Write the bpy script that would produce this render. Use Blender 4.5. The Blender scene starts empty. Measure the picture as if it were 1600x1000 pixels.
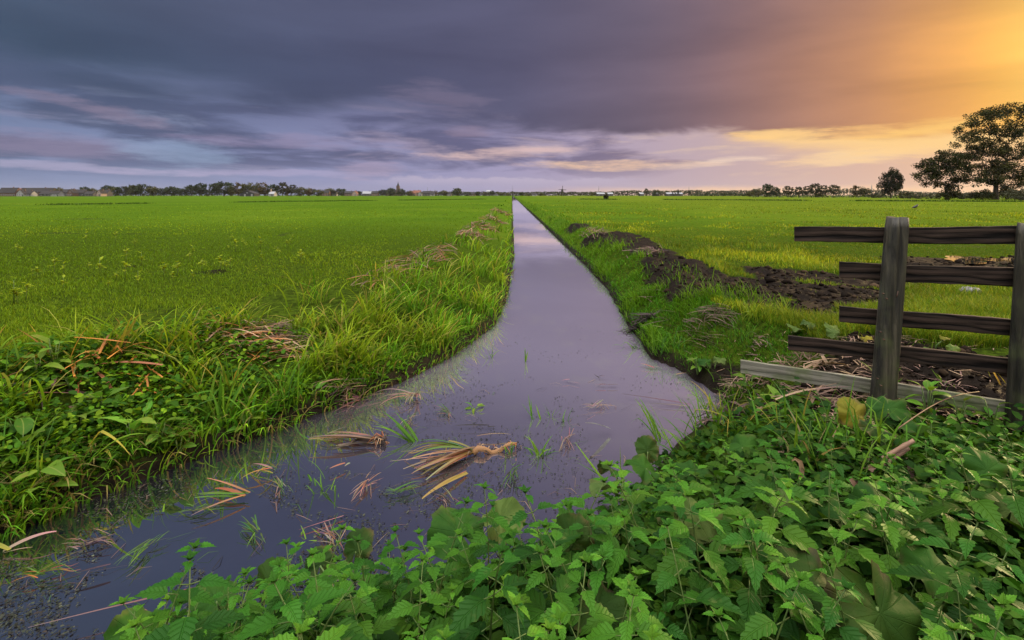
import bpy, math, random
import numpy as np
from mathutils import Vector, Matrix
R = math.radians
rng = np.random.default_rng(7)
random.seed(7)
SC = bpy.context.scene
COL = SC.collection
CAM_H = 1.2          # camera above the meadow (meadow z = 0, water z = -0.5)
WZ = -0.5
F = 800.0            # focal length in photograph pixels (18 mm on 36 mm)

def at(px, py, z=0.0):
    """point of the horizontal plane at height z seen at photograph pixel (px, py)"""
    Y = F * (CAM_H - z) / (py - 305.0)
    return Vector(((px - 800.0) / F * Y, Y, z))
def far(px, py, Y):
    return Vector(((px - 800.0) / F * Y, Y, CAM_H - (py - 305.0) / F * Y))
def lin(r, g, b):
    f = lambda c: (c/255/12.92) if c/255 <= 0.04045 else ((c/255+0.055)/1.055)**2.4
    return (f(r), f(g), f(b), 1.0)

# ------------------------------------------------------------------ objects
def mesh(name, verts, faces, mat=None, smooth=False, uvs=None, cols=None, sharp=None):
    me = bpy.data.meshes.new(name)
    me.from_pydata([tuple(v) for v in verts], [], faces)
    if smooth:
        me.polygons.foreach_set('use_smooth', [True]*len(me.polygons))
    if uvs is not None:
        ul = me.uv_layers.new(name='UVMap')
        li = np.empty(len(me.loops), dtype=np.int32); me.loops.foreach_get('vertex_index', li)
        ul.data.foreach_set('uv', np.asarray(uvs, dtype=np.float32)[li].ravel())
    if cols is not None:
        a = me.color_attributes.new('Col', 'FLOAT_COLOR', 'POINT')
        c = np.ones((len(verts), 4), dtype=np.float32); c[:, :3] = np.asarray(cols, dtype=np.float32)
        a.data.foreach_set('color', c.ravel())
    if mat: me.materials.append(mat)
    me.update()
    return me
def fast_mesh(name, V, Q, T, mat, cols=None, smooth=True):
    """numpy mesh: V (n,3), quads Q (m,4), tris T (k,3)"""
    me = bpy.data.meshes.new(name)
    nq, nt = len(Q), len(T)
    me.vertices.add(len(V)); me.vertices.foreach_set('co', np.asarray(V, dtype=np.float32).ravel())
    me.loops.add(nq*4+nt*3)
    idx = np.concatenate([np.asarray(Q, dtype=np.int32).ravel(), np.asarray(T, dtype=np.int32).ravel()])
    me.loops.foreach_set('vertex_index', idx)
    me.polygons.add(nq+nt)
    st = np.concatenate([np.arange(nq)*4, nq*4+np.arange(nt)*3]).astype(np.int32)
    me.polygons.foreach_set('loop_start', st)
    if smooth: me.polygons.foreach_set('use_smooth', np.ones(nq+nt, dtype=bool))
    if cols is not None:
        a = me.color_attributes.new('Col', 'FLOAT_COLOR', 'POINT')
        c = np.ones((len(V), 4), dtype=np.float32); c[:, :3] = cols
        a.data.foreach_set('color', c.ravel())
    me.update(calc_edges=True); me.validate()
    if mat: me.materials.append(mat)
    return me
def obj(name, me, parent=None, loc=None, rot=None, scale=None):
    o = bpy.data.objects.new(name, me); COL.objects.link(o)
    if parent: o.parent = parent
    if loc is not None: o.location = loc
    if rot is not None: o.rotation_euler = rot
    if scale is not None: o.scale = scale if hasattr(scale, '__len__') else (scale,)*3
    return o
def tag(o, label=None, cat=None, group=None, kind=None):
    if label: o['label'] = label
    if cat: o['category'] = cat
    if group: o['group'] = group
    if kind: o['kind'] = kind
    return o
def thing(name, label, cat, loc=(0, 0, 0), rot=(0, 0, 0), scale=None, group=None):
    o = obj(name, None, None, loc, rot, scale); o.empty_display_size = 0.1
    return tag(o, label, cat, group)

# ------------------------------------------------------------------ noise
def _h(ix, iy, s):
    n = (ix.astype(np.int64)*374761393 + iy.astype(np.int64)*668265263 + s*974634777) & 0x7fffffff
    n = ((n ^ (n >> 13)) * 1274126177) & 0x7fffffff
    n = n ^ (n >> 16)
    return (n & 0xffff) / 65535.0
def vnoise(x, y, s=0):
    x = np.asarray(x, dtype=float); y = np.asarray(y, dtype=float)
    ix = np.floor(x); iy = np.floor(y); fx = x-ix; fy = y-iy
    fx = fx*fx*(3-2*fx); fy = fy*fy*(3-2*fy)
    a = _h(ix, iy, s); b = _h(ix+1, iy, s); c = _h(ix, iy+1, s); d = _h(ix+1, iy+1, s)
    return (a*(1-fx)+b*fx)*(1-fy)+(c*(1-fx)+d*fx)*fy
def fbm(x, y, o=4, s=0):
    r = 0; a = 0.5; t = 0
    for k in range(o):
        r = r + a*vnoise(x, y, s+k); t += a; a *= 0.5; x = np.asarray(x)*2.03+5.1; y = np.asarray(y)*2.03+1.7
    return r/t
def sstep(a, b, x):
    t = np.clip((np.asarray(x, dtype=float)-a)/(b-a), 0, 1); return t*t*(3-2*t)

# ------------------------------------------------------------------ land form
LEFT = [(0.05, 900), (0.05, 60), (0.06, 30), (0.05, 14.3), (-0.10, 8.3), (-0.25, 6.63), (-0.667, 5.33), (-1.04, 4.61), (-1.63, 3.83),
        (-2.05, 3.28), (-2.35, 2.89), (-2.62, 2.4), (-3.3, 1.4), (-4.6, -2.5)]
RIGHT = [(-2.8, -2.5), (-1.95, 1.0), (-1.32, 1.72), (-0.76, 1.98), (-0.06, 2.18), (0.5, 2.60), (1.08, 3.4), (1.66, 3.95), (1.78, 4.32), (1.64, 5.0),
         (1.47, 5.33), (1.55, 6.97), (1.75, 9.4), (1.79, 14.3), (1.8, 30), (1.85, 900)]
POLY = np.array(LEFT + RIGHT)
def wdist(X, Y):
    """signed distance to the water's edge (negative in the water)"""
    X = np.asarray(X, dtype=float); Y = np.asarray(Y, dtype=float)
    d = np.full(X.shape, 1e9); ins = np.zeros(X.shape, dtype=bool)
    n = len(POLY)
    for i in range(n):
        ax, ay = POLY[i]; bx, by = POLY[(i+1) % n]
        ex, ey = bx-ax, by-ay; L = ex*ex+ey*ey
        t = np.clip(((X-ax)*ex+(Y-ay)*ey)/L, 0, 1)
        d = np.minimum(d, np.hypot(X-ax-t*ex, Y-ay-t*ey))
        if ay != by:
            c = ((ay > Y) != (by > Y)) & (X < (bx-ax)*(Y-ay)/(by-ay)+ax)
            ins ^= c
    return np.where(ins, -d, d)
MUD = [(905, 352, 18, 4), (960, 370, 40, 6), (1010, 388, 40, 15), (1062, 416, 62, 24), (1150, 450, 115, 34), (1260, 458, 115, 26), (1215, 428, 75, 11),
       (1345, 440, 75, 9), (1500, 575, 250, 46), (1420, 550, 130, 28), (1580, 625, 110, 44), (1240, 600, 80, 44), (1150, 575, 50, 34),
       (1500, 413, 100, 9), (1600, 413, 70, 9), (1440, 441, 60, 5), (1130, 520, 40, 22), (990, 505, 22, 9)]
_M = []
for (px, py, rx, ry) in MUD:
    p = at(px, py); _M.append((p.x, p.y, rx*p.y/F, ry*p.y*p.y/(F*CAM_H)))
def mudmask(X, Y):
    X = np.asarray(X, dtype=float); Y = np.asarray(Y, dtype=float)
    m = np.zeros(X.shape)
    for (cx, cy, rx, ry) in _M:
        q = np.hypot((X-cx)/rx, (Y-cy)/ry); m = np.maximum(m, 1.5-q)
    n = fbm(X*1.7, Y*1.4, 4, 11)
    return sstep(0.34, 0.50, m*0.8 + (n-0.5)*1.25)
def ground(X, Y):
    X = np.asarray(X, dtype=float); Y = np.asarray(Y, dtype=float)
    d = wdist(X, Y)
    wob = (fbm(X*1.3, Y*1.3, 3, 3)-0.5)*0.35*sstep(60, 20, Y)
    dd = d + wob*sstep(0.0, 0.3, np.abs(d))
    leftside = sstep(0.9, -0.5, X) * sstep(1.6, 2.6, Y-0.0*X + 0.0)
    width = 0.85 + 0.75*leftside
    up = WZ + 0.10*sstep(0, 0.05, d) + (-WZ-0.10)*sstep(0.0, 1, dd/width)
    dn = WZ - 0.45*sstep(0, 0.5, -d)
    z = np.where(d > 0, up, dn)
    amp = sstep(0.2, 1.0, d)
    z = z + amp*(fbm(X*0.35, Y*0.35, 3, 21)-0.5)*0.10*sstep(200, 40, Y)
    z = z - 0.13*np.exp(-((X-2.6)/1.0)**2-((Y-3.0)/0.75)**2)*sstep(0.2, 0.7, d)
    m = mudmask(X, Y)*sstep(0.05, 0.4, d)
    z = z + m*((fbm(X*4.2, Y*4.2, 4, 5)-0.42)*0.15)*sstep(40, 14, Y)
    return z
def gz(x, y): return float(ground(np.array([x]), np.array([y]))[0])
def on_ground(px, py, dz=0.0):
    """point of the real terrain seen at pixel (px, py), dz above it"""
    z = 0.0
    for _ in range(12):
        p = at(px, py, z+dz); z = 0.5*z + 0.5*max(gz(p.x, p.y), WZ)
    p = at(px, py, z+dz); return p

# ------------------------------------------------------------------ node helpers
class NT:
    def __init__(self, tree): self.t = tree; self.n = tree.nodes; self.l = tree.links
    def new(self, typ, **kw):
        nd = self.n.new(typ)
        for k, v in kw.items(): setattr(nd, k, v)
        return nd
    def put(self, sock, v):
        if hasattr(v, 'is_output') or isinstance(v, bpy.types.NodeSocket): self.l.new(v, sock)
        elif v is not None: sock.default_value = v
    def m(self, op, a, b=None, c=None, clamp=False):
        nd = self.new('ShaderNodeMath', operation=op, use_clamp=clamp)
        self.put(nd.inputs[0], a)
        if b is not None: self.put(nd.inputs[1], b)
        if c is not None: self.put(nd.inputs[2], c)
        return nd.outputs[0]
    def ss(self, lo, hi, x):
        nd = self.new('ShaderNodeMapRange', interpolation_type='SMOOTHSTEP')
        self.put(nd.inputs['Value'], x); self.put(nd.inputs['From Min'], lo); self.put(nd.inputs['From Max'], hi)
        return nd.outputs['Result']
    def mix(self, f, a, b, blend='MIX'):
        nd = self.new('ShaderNodeMix', data_type='RGBA', blend_type=blend)
        self.put(nd.inputs['Factor'], f); self.put(nd.inputs[6], a); self.put(nd.inputs[7], b)
        return nd.outputs[2]
    def ramp(self, f, stops, interp='LINEAR'):
        nd = self.new('ShaderNodeValToRGB'); cr = nd.color_ramp; cr.interpolation = interp
        while len(cr.elements) < len(stops): cr.elements.new(0.5)
        for e, (p, c) in zip(cr.elements, stops):
            e.position = p; e.color = c if len(c) == 4 else (*c, 1)
        self.put(nd.inputs[0], f); return nd.outputs[0]
    def noise(self, vec, scale, detail=4, rough=0.55, dist=0.0, out=0):
        nd = self.new('ShaderNodeTexNoise'); self.put(nd.inputs['Vector'], vec)
        nd.inputs['Scale'].default_value = scale; nd.inputs['Detail'].default_value = detail
        nd.inputs['Roughness'].default_value = rough; nd.inputs['Distortion'].default_value = dist
        return nd.outputs[out]
    def comb(self, x, y, z=0.0):
        nd = self.new('ShaderNodeCombineXYZ')
        for i, v in enumerate((x, y, z)): self.put(nd.inputs[i], v)
        return nd.outputs[0]
    def sep(self, v):
        nd = self.new('ShaderNodeSeparateXYZ'); self.put(nd.inputs[0], v); return nd.outputs
    def mapping(self, v, scale=(1, 1, 1), rot=(0, 0, 0), loc=(0, 0, 0)):
        nd = self.new('ShaderNodeMapping'); self.put(nd.inputs[0], v)
        nd.inputs['Location'].default_value = loc; nd.inputs['Rotation'].default_value = rot; nd.inputs['Scale'].default_value = scale
        return nd.outputs[0]
    def coord(self, k='Object'): return self.new('ShaderNodeTexCoord').outputs[k]
    def attr(self, name, out='Color'):
        nd = self.new('ShaderNodeAttribute', attribute_name=name); return nd.outputs[out]
    def rand(self): return self.new('ShaderNodeObjectInfo').outputs['Random']
    def bump(self, h, strength=0.3, dist=0.02):
        nd = self.new('ShaderNodeBump'); nd.inputs['Strength'].default_value = strength; nd.inputs['Distance'].default_value = dist
        self.put(nd.inputs['Height'], h); return nd.outputs[0]
    def bsdf(self, col, rough=0.6, spec=0.5, normal=None, **kw):
        nd = self.new('ShaderNodeBsdfPrincipled')
        self.put(nd.inputs['Base Color'], col); self.put(nd.inputs['Roughness'], rough); self.put(nd.inputs['Specular IOR Level'], spec)
        if normal is not None: self.put(nd.inputs['Normal'], normal)
        for k, v in kw.items(): self.put(nd.inputs[k], v)
        return nd.outputs[0]
    def out(self, s):
        self.l.new(s, self.new('ShaderNodeOutputMaterial').inputs[0])
def material(name):
    m = bpy.data.materials.new(name); m.use_nodes = True; m.node_tree.nodes.clear()
    return m, NT(m.node_tree)
def leafy(n, col, trans=0.35, rough=0.5, spec=0.35, normal=None):
    """principled leaf with light passing through"""
    p = n.bsdf(col, rough, spec, normal)
    t = n.new('ShaderNodeBsdfTranslucent'); n.put(t.inputs[0], n.mix(0.5, col, n.mix(1.0, col, (1.5, 1.25, 0.3, 1), 'MULTIPLY')))
    if normal is not None: n.put(t.inputs[1], normal)
    mx = n.new('ShaderNodeMixShader'); mx.inputs[0].default_value = trans
    n.l.new(p, mx.inputs[1]); n.l.new(t.outputs[0], mx.inputs[2]); return mx.outputs[0]
SKYB = 4.9
# ------------------------------------------------------------------ camera, sun, sky
cam = bpy.data.cameras.new('camera'); cam.lens = 18; cam.sensor_width = 36; cam.shift_y = -195/1600
cam.clip_start = 0.05; cam.clip_end = 30000
co = bpy.data.objects.new('camera', cam); COL.objects.link(co); co.location = (0, 0, CAM_H); co.rotation_euler = (R(90), 0, 0)
SC.camera = co
SUN_AZ, SUN_EL = R(60), R(10)          # to the right of the view, low
sd = Vector((math.sin(SUN_AZ)*math.cos(SUN_EL), math.cos(SUN_AZ)*math.cos(SUN_EL), math.sin(SUN_EL)))
sl = bpy.data.lights.new('sun', 'SUN'); sl.energy = 5.0; sl.angle = R(4); sl.color = (1.0, 0.70, 0.36)
so = bpy.data.objects.new('sun', sl); COL.objects.link(so); so.rotation_euler = (-sd).to_track_quat('-Z', 'Y').to_euler()
SC.view_settings.view_transform = 'Standard'; SC.view_settings.look = 'None'
SC.view_settings.exposure = 0.0; SC.view_settings.gamma = 1.0

w = bpy.data.worlds.new('World'); SC.world = w; w.use_nodes = True
n = NT(w.node_tree); n.n.clear()
gen = n.new('ShaderNodeTexCoord').outputs['Generated']
nv = n.new('ShaderNodeVectorMath', operation='NORMALIZE'); n.l.new(gen, nv.inputs[0]); D = nv.outputs[0]
dx, dy, dz = n.sep(D)
az = n.m('ARCTAN2', dx, dy); el = n.m('ARCSINE', dz)
def AZ(px): return math.atan((px-800)/800)
A0, A1 = -1.0, 1.6
s = n.m('DIVIDE', n.m('SUBTRACT', az, A0), A1-A0, clamp=True)
def st(px): return (AZ(px)-A0)/(A1-A0)
def azramp(l, tail):
    return n.ramp(s, [(st(p), lin(*c)) for p, c in l] + [((a-A0)/(A1-A0), lin(*c)) for a, c in tail], 'B_SPLINE')
# two noises: long soft wind streaks in the deck, layered strips near the horizon
cp = n.m('ADD', n.m('MAXIMUM', dz, 0.0), 0.10)
plane = n.comb(n.m('DIVIDE', dx, cp), n.m('DIVIDE', dy, cp), 0.0)
ae = n.comb(n.m('MULTIPLY', az, 1.0), n.m('MULTIPLY', el, 3.2), 0.0)
streak = n.noise(n.mapping(ae, (1.5, 2.6, 1), (0, 0, R(-22)), (0.3, 0.1, 2.0)), 1.6, 6, 0.48, 0.4)
puff = n.noise(n.mapping(ae, (4.0, 5.0, 1), (0, 0, R(-10)), (3.1, 7.7, 0)), 1.2, 9, 0.58, 0.35)
layer = n.noise(n.comb(n.m('MULTIPLY', az, 3.4), n.m('MULTIPLY', n.m('ADD', el, n.m('MULTIPLY', az, 0.02)), 19.0), 1.3), 1.0, 9, 0.56, 0.35)
layer2 = n.noise(n.comb(n.m('MULTIPLY', az, 3.6), n.m('MULTIPLY', n.m('ADD', el, n.m('MULTIPLY', az, 0.015)), 27.0), 7.9), 1.0, 9, 0.60, 0.35)
# dark cloud deck
deck = azramp([(-200, (62, 82, 104)), (0, (64, 84, 108)), (400, (74, 84, 114)), (800, (82, 82, 112)), (1000, (108, 96, 114)), (1150, (138, 108, 112)),
               (1350, (196, 140, 104)), (1500, (236, 168, 92)), (1600, (250, 190, 92))], [(0.95, (255, 214, 120)), (1.3, (220, 160, 115)), (1.6, (120, 110, 130))])
dvar = n.m('ADD', n.m('MULTIPLY', n.m('SUBTRACT', streak, 0.5), 0.8), n.m('MULTIPLY', n.m('SUBTRACT', puff, 0.5), 0.22))
dvar = n.m('ADD', 1.0, dvar)
deck = n.mix(1.0, deck, n.comb(dvar, dvar, n.m('ADD', 0.12, n.m('MULTIPLY', dvar, 0.88))), 'MULTIPLY')
lift = n.ss(0.20, 0.34, el)
deck = n.mix(n.m('MULTIPLY', lift, 0.22), deck, lin(106, 104, 128))
# air under the deck
low = azramp([(-200, (112, 130, 168)), (0, (122, 138, 174)), (400, (130, 140, 180)), (650, (148, 148, 186)), (820, (160, 152, 186)), (1000, (180, 162, 180)),
              (1200, (204, 174, 170)), (1400, (226, 184, 160)), (1600, (244, 196, 146))], [(0.95, (250, 200, 140)), (1.6, (150, 130, 145))])
dark = azramp([(-200, (76, 90, 120)), (0, (82, 95, 126)), (400, (86, 94, 128)), (800, (100, 98, 134)), (1000, (132, 118, 142)), (1200, (176, 146, 146)),
               (1400, (206, 160, 134)), (1600, (226, 164, 110))], [(0.95, (240, 180, 120)), (1.6, (110, 105, 125))])
lit = azramp([(-200, (148, 142, 172)), (0, (160, 146, 172)), (250, (142, 170, 202)), (420, (172, 158, 184)), (800, (190, 172, 188)), (1000, (236, 204, 176)),
              (1200, (255, 224, 166)), (1400, (255, 230, 160)), (1600, (255, 232, 150))], [(0.95, (255, 230, 150)), (1.6, (180, 160, 165))])
lowc = n.mix(n.ss(n.m('ADD', 0.44, n.m('MULTIPLY', az, 0.10)), n.m('ADD', 0.60, n.m('MULTIPLY', az, 0.10)), layer), low, dark)
lowc = n.mix(n.m('MULTIPLY', n.m('MULTIPLY', n.ss(0.06, 0.17, el), n.ss(0.3, -0.2, az)), 0.6), lowc, dark)
hz = n.ss(0.015, 0.075, el)
lowc = n.mix(n.m('ADD', 0.10, n.m('MULTIPLY', hz, 0.90)), low, lowc)
gap = n.m('MULTIPLY', n.ss(0.53, 0.68, n.m('SUBTRACT', 1.0, layer2)), n.m('MULTIPLY', n.ss(0.02, 0.045, el), n.ss(0.20, 0.13, el)))
lowc = n.mix(n.m('MULTIPLY', gap, 0.42), lowc, lit)
# wide warm glow low over the sun's side
wg = n.m('MULTIPLY', n.m('MULTIPLY', n.ss(0.046, 0.078, n.m('ADD', el, n.m('MULTIPLY', n.m('SUBTRACT', layer, 0.5), 0.07))), n.ss(0.42, 0.72, az)), 0.85)
lowc = n.mix(wg, lowc, lin(250, 202, 142))
# bright strip of clear sky below the deck on the sun's side
edge = n.m('ADD', n.m('SUBTRACT', 0.137, n.m('MULTIPLY', az, 0.062)), n.m('MULTIPLY', n.m('SUBTRACT', puff, 0.5), 0.085))
edge = n.m('ADD', edge, n.m('MULTIPLY', n.m('SUBTRACT', streak, 0.5), n.m('MULTIPLY', n.ss(0.15, -0.5, az), 0.09)))
soft = n.m('ADD', 0.012, n.m('MULTIPLY', n.ss(0.35, -0.6, az), 0.035))
dk = n.ss(n.m('SUBTRACT', edge, soft), n.m('ADD', edge, soft), el)
below = n.m('SUBTRACT', edge, el)
strip = n.m('MULTIPLY', n.ss(0.040, 0.008, below), n.m('MULTIPLY', n.ss(-0.014, 0.004, below), n.ss(0.26, 0.55, n.m('ADD', az, n.m('MULTIPLY', n.m('SUBTRACT', layer, 0.5), 0.7)))))
lowc = n.mix(n.m('MULTIPLY', strip, 0.9), lowc, lin(255, 210, 142))
# low heaped clouds far off, over the end of the ditch
hp = n.noise(n.comb(n.m('MULTIPLY', az, 15.0), n.m('MULTIPLY', el, 40.0), 3.3), 1.0, 7, 0.6)
top = n.m('ADD', 0.012, n.m('MULTIPLY', hp, 0.040))
heap = n.m('MULTIPLY', n.m('MULTIPLY', n.ss(0.003, -0.003, n.m('SUBTRACT', el, top)), n.ss(0.012, 0.034, el)), n.m('MULTIPLY', n.ss(-0.34, -0.16, az), n.ss(0.30, 0.14, az)))
lowc = n.mix(n.m('MULTIPLY', heap, 0.6), lowc, lin(192, 180, 200))
# band of warm light low down, under the last cloud on the sun's side
hb = n.m('MULTIPLY', n.m('MULTIPLY', n.ss(0.020, 0.008, n.m('ADD', el, n.m('MULTIPLY', n.m('SUBTRACT', hp, 0.5), 0.012))), n.ss(-0.05, 0.45, az)), 0.75)
lowc = n.mix(hb, lowc, lin(252, 206, 158))
sky = n.mix(dk, lowc, deck)
rag = n.noise(n.comb(n.m('MULTIPLY', az, 9.0), n.m('MULTIPLY', n.m('ADD', el, n.m('MULTIPLY', az, 0.02)), 62.0), 4.4), 1.0, 9, 0.66, 0.25)
rag = n.m('MULTIPLY', n.m('SUBTRACT', rag, 0.5), 5.0)
# single lit clouds and gaps, each at its own bearing and height
fu = n.m('ADD', az, n.m('MULTIPLY', n.m('SUBTRACT', puff, 0.5), 0.16)); fv = n.m('ADD', el, n.m('MULTIPLY', n.m('SUBTRACT', layer, 0.5), 0.034))
for (px, py, hw, hh, slope, col, k_) in ((140, 168, 130, 11, 0.16, (144, 132, 156), 0.65), (100, 228, 170, 20, 0.03, (146, 136, 166), 0.6), (275, 236, 90, 17, 0.0, (138, 158, 190), 0.7),
    (110, 262, 260, 6, 0.03, (168, 164, 194), 0.7), (420, 271, 230, 6, 0.0, (168, 162, 196), 0.65), (470, 222, 170, 10, 0.0, (150, 140, 172), 0.6), (690, 152, 75, 20, 0.1, (126, 116, 142), 0.5), (725, 206, 34, 11, 0.0, (148, 130, 152), 0.55),
    (580, 264, 50, 18, 0.1, (168, 154, 182), 0.65), (790, 238, 110, 10, -0.05, (222, 190, 186), 0.85), (940, 256, 120, 7, 0.0, (240, 200, 168), 0.85), (1070, 258, 70, 6, 0.0, (236, 204, 180), 0.7),
    (1215, 211, 90, 9, -0.03, (255, 208, 138), 0.9), (1335, 206, 75, 12, 0.0, (252, 198, 124), 0.75), (1445, 198, 95, 14, -0.1, (255, 204, 118), 0.85),
    (1340, 247, 130, 11, -0.07, (255, 216, 162), 0.75), (1450, 230, 110, 17, -0.03, (255, 210, 142), 0.75), (1150, 250, 70, 4, 0.0, (250, 222, 196), 0.7)):
    a0 = AZ(px); ca = math.cos(a0); e0 = math.atan((305-py)*ca/800); ra = hw/800*ca*ca; re_ = hh/800*ca
    du = n.m('SUBTRACT', fu, a0); dv = n.m('ADD', n.m('SUBTRACT', fv, e0), n.m('MULTIPLY', du, slope))
    q_ = n.m('ADD', n.m('POWER', n.m('ABSOLUTE', n.m('DIVIDE', du, ra)), 2.0), n.m('POWER', n.m('ABSOLUTE', n.m('DIVIDE', dv, re_)), 2.0))
    q_ = n.m('ADD', q_, rag)
    sky = n.mix(n.m('MULTIPLY', n.ss(1.7, -0.35, q_), k_), sky, lin(*col))
# glow round the sun behind the cloud
dt = n.new('ShaderNodeVectorMath', operation='DOT_PRODUCT'); n.l.new(D, dt.inputs[0]); dt.inputs[1].default_value = sd
g = n.m('POWER', n.m('MAXIMUM', dt.outputs['Value'], 0.0), 60.0)
gl = n.new('ShaderNodeVectorMath', operation='SCALE'); gl.inputs[0].default_value = (0.42, 0.24, 0.05); n.put(gl.inputs['Scale'], g)
sky = n.mix(1.0, sky, gl.outputs[0], 'ADD')
# unseen sky overhead and behind the viewer, brightened to light the ground
bk = n.m("MULTIPLY", n.ss(0.05, -0.45, dy), n.ss(0.35, 0.8, el))
up = n.m("MAXIMUM", n.ss(0.72, 1.02, el), bk)
ov = n.mix(n.ss(0.42, 0.6, puff), (1.12*SKYB, 1.08*SKYB, 1.04*SKYB, 1), (1.5*SKYB, 1.38*SKYB, 1.28*SKYB, 1))
sky = n.mix(up, sky, ov)
b1 = n.new('ShaderNodeBackground'); n.put(b1.inputs[0], sky); b1.inputs[1].default_value = 1.0
nt_ = n.new('ShaderNodeTexSky', sky_type='NISHITA'); nt_.sun_disc = False; nt_.sun_elevation = SUN_EL; nt_.sun_rotation = SUN_AZ
b2 = n.new('ShaderNodeBackground'); n.l.new(nt_.outputs[0], b2.inputs[0]); b2.inputs[1].default_value = 0.08
ms = n.new('ShaderNodeMixShader'); n.put(ms.inputs[0], n.m('SUBTRACT', 1.0, n.m('MULTIPLY', up, 0.25)))
n.l.new(b2.outputs[0], ms.inputs[1]); n.l.new(b1.outputs[0], ms.inputs[2])
n.l.new(ms.outputs[0], n.new('ShaderNodeOutputWorld').inputs[0])

# ------------------------------------------------------------------ ground and water materials
def mat_ground():
    m, n = material('meadow soil')
    P = n.coord('Object'); mud = n.attr('mud', 'Fac')
    big = n.noise(P, 0.09, 4, 0.6); mid = n.noise(n.mapping(P, (1, 0.6, 1)), 0.9, 5, 0.6); fine = n.noise(P, 14, 4, 0.6)
    strip = n.noise(n.mapping(P, (0.02, 0.11, 1), (0, 0, R(-6))), 1.0, 4, 0.55)
    g = n.ramp(big, [(0.3, (0.036, 0.076, 0.006)), (0.5, (0.052, 0.098, 0.007)), (0.70, (0.080, 0.124, 0.010))])
    g = n.mix(n.ss(0.45, 0.75, mid), g, (0.045, 0.092, 0.008, 1))
    g = n.mix(n.m('MULTIPLY', n.ss(0.5, 0.68, strip), 0.55), g, (0.034, 0.078, 0.008, 1))
    g = n.mix(n.m('MULTIPLY', n.ss(0.5, 0.75, fine), 0.5), g, (0.03, 0.055, 0.008, 1))
    px_ = n.sep(P)[0]
    g = n.mix(n.m('MULTIPLY', n.ss(2.0, 30.0, px_), 0.55), g, (0.090, 0.115, 0.010, 1))
    soil = n.ramp(n.noise(P, 6, 6, 0.65), [(0.3, (0.004, 0.0028, 0.002)), (0.6, (0.010, 0.0068, 0.005)), (0.82, (0.024, 0.016, 0.011))])
    far_ = n.ss(7.0, 28.0, n.sep(P)[1])
    g = n.mix(far_, n.mix(n.ss(0.35, 0.65, fine), (0.016, 0.026, 0.004, 1), (0.040, 0.066, 0.006, 1)), g)
    c = n.mix(mud, g, soil)
    h = n.m('ADD', n.m('MULTIPLY', n.noise(P, 9, 6, 0.7), 0.7), n.m('MULTIPLY', fine, 0.3))
    n.out(n.bsdf(c, n.m('SUBTRACT', 1.0, n.m('MULTIPLY', mud, 0.3)), n.m('MULTIPLY', mud, 0.05), n.bump(h, 0.9, 0.06)))
    return m
def mat_water():
    m, n = material('still ditch water')
    P = n.coord('Object')
    h = n.m('ADD', n.noise(n.mapping(P, (1, 0.5, 1)), 2.2, 3, 0.5), n.m('MULTIPLY', n.noise(P, 11, 2, 0.5), 0.12))
    nm = n.bump(h, 0.06, 0.02)
    sheen = n.m('MULTIPLY', n.attr('sky_sheen', 'Fac'), 1.0)
    murk_sheen = n.mix(n.ss(0.4, 0.7, n.noise(P, 0.7, 4, 0.6)), (0.006, 0.007, 0.012, 1), (0.011, 0.011, 0.018, 1))
    murk_sheen = n.mix(sheen, murk_sheen, n.mix(n.m('MULTIPLY', n.ss(0.54, 0.66, n.noise(n.mapping(P, (1, 0.55, 1)), 3.2, 8, 0.62)), 0.14), (0.158, 0.138, 0.188, 1), (0.25, 0.25, 0.20, 1)))  # lilac sky reflection painted into the diffuse colour, with pale duckweed flecks
    d = n.new('ShaderNodeBsdfDiffuse'); n.put(d.inputs[0], murk_sheen)
    gl = n.new('ShaderNodeBsdfGlossy'); gl.inputs['Roughness'].default_value = 0.015; n.put(gl.inputs['Normal'], nm)
    gl.inputs[0].default_value = (1, 1, 1, 1)
    fr = n.new('ShaderNodeFresnel'); fr.inputs[0].default_value = 1.9; n.put(fr.inputs['Normal'], nm)
    mx = n.new('ShaderNodeMixShader'); n.put(mx.inputs[0], n.m('ADD', 0.42, n.m('MULTIPLY', fr.outputs[0], 0.58))); n.l.new(d.outputs[0], mx.inputs[1]); n.l.new(gl.outputs[0], mx.inputs[2])
    n.out(mx.outputs[0]); return m
M_GROUND = mat_ground(); M_WATER = mat_water()
def mat_col(name, trans=0.35, rough=0.5, spec=0.3):
    m, n = material(name); n.out(leafy(n, n.attr('Col'), trans, rough, spec)); return m
M_BLADE = mat_col('grass blades', 0.38, 0.6, 0.07)
M_DRY = mat_col('dry reed leaf', 0.15, 0.6, 0.25)
M_TREE = mat_col('tree leaves', 0.12, 0.7, 0.05)
def mat_noise(name, a, b, scale=3.0, rough=0.8, spec=0.3, bump=0.3, stretch=(1, 1, 1), lo=0.35, hi=0.65, bd=0.01):
    m, n = material(name); P = n.mapping(n.coord('Object'), stretch)
    v = n.noise(P, scale, 5, 0.6)
    n.out(n.bsdf(n.ramp(v, [(lo, a), (hi, b)]), rough, spec, n.bump(v, bump, bd))); return m
M_BARK = mat_noise('bark', (0.022, 0.017, 0.013), (0.07, 0.055, 0.042), 4, 0.9, 0.2, 0.6, (1, 1, 0.2))
M_ROOF = mat_noise('dark roof tiles', (0.010, 0.010, 0.012), (0.020, 0.018, 0.020), 1.5)
M_ROOFR = mat_noise('red roof tiles', (0.12, 0.045, 0.03), (0.20, 0.08, 0.055), 1.5)
M_ROOFG = mat_noise('pale sheet roof', (0.20, 0.21, 0.235), (0.28, 0.29, 0.32), 1.5)
M_BRICK = mat_noise('brick wall', (0.07, 0.044, 0.035), (0.12, 0.075, 0.058), 2.5)
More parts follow.
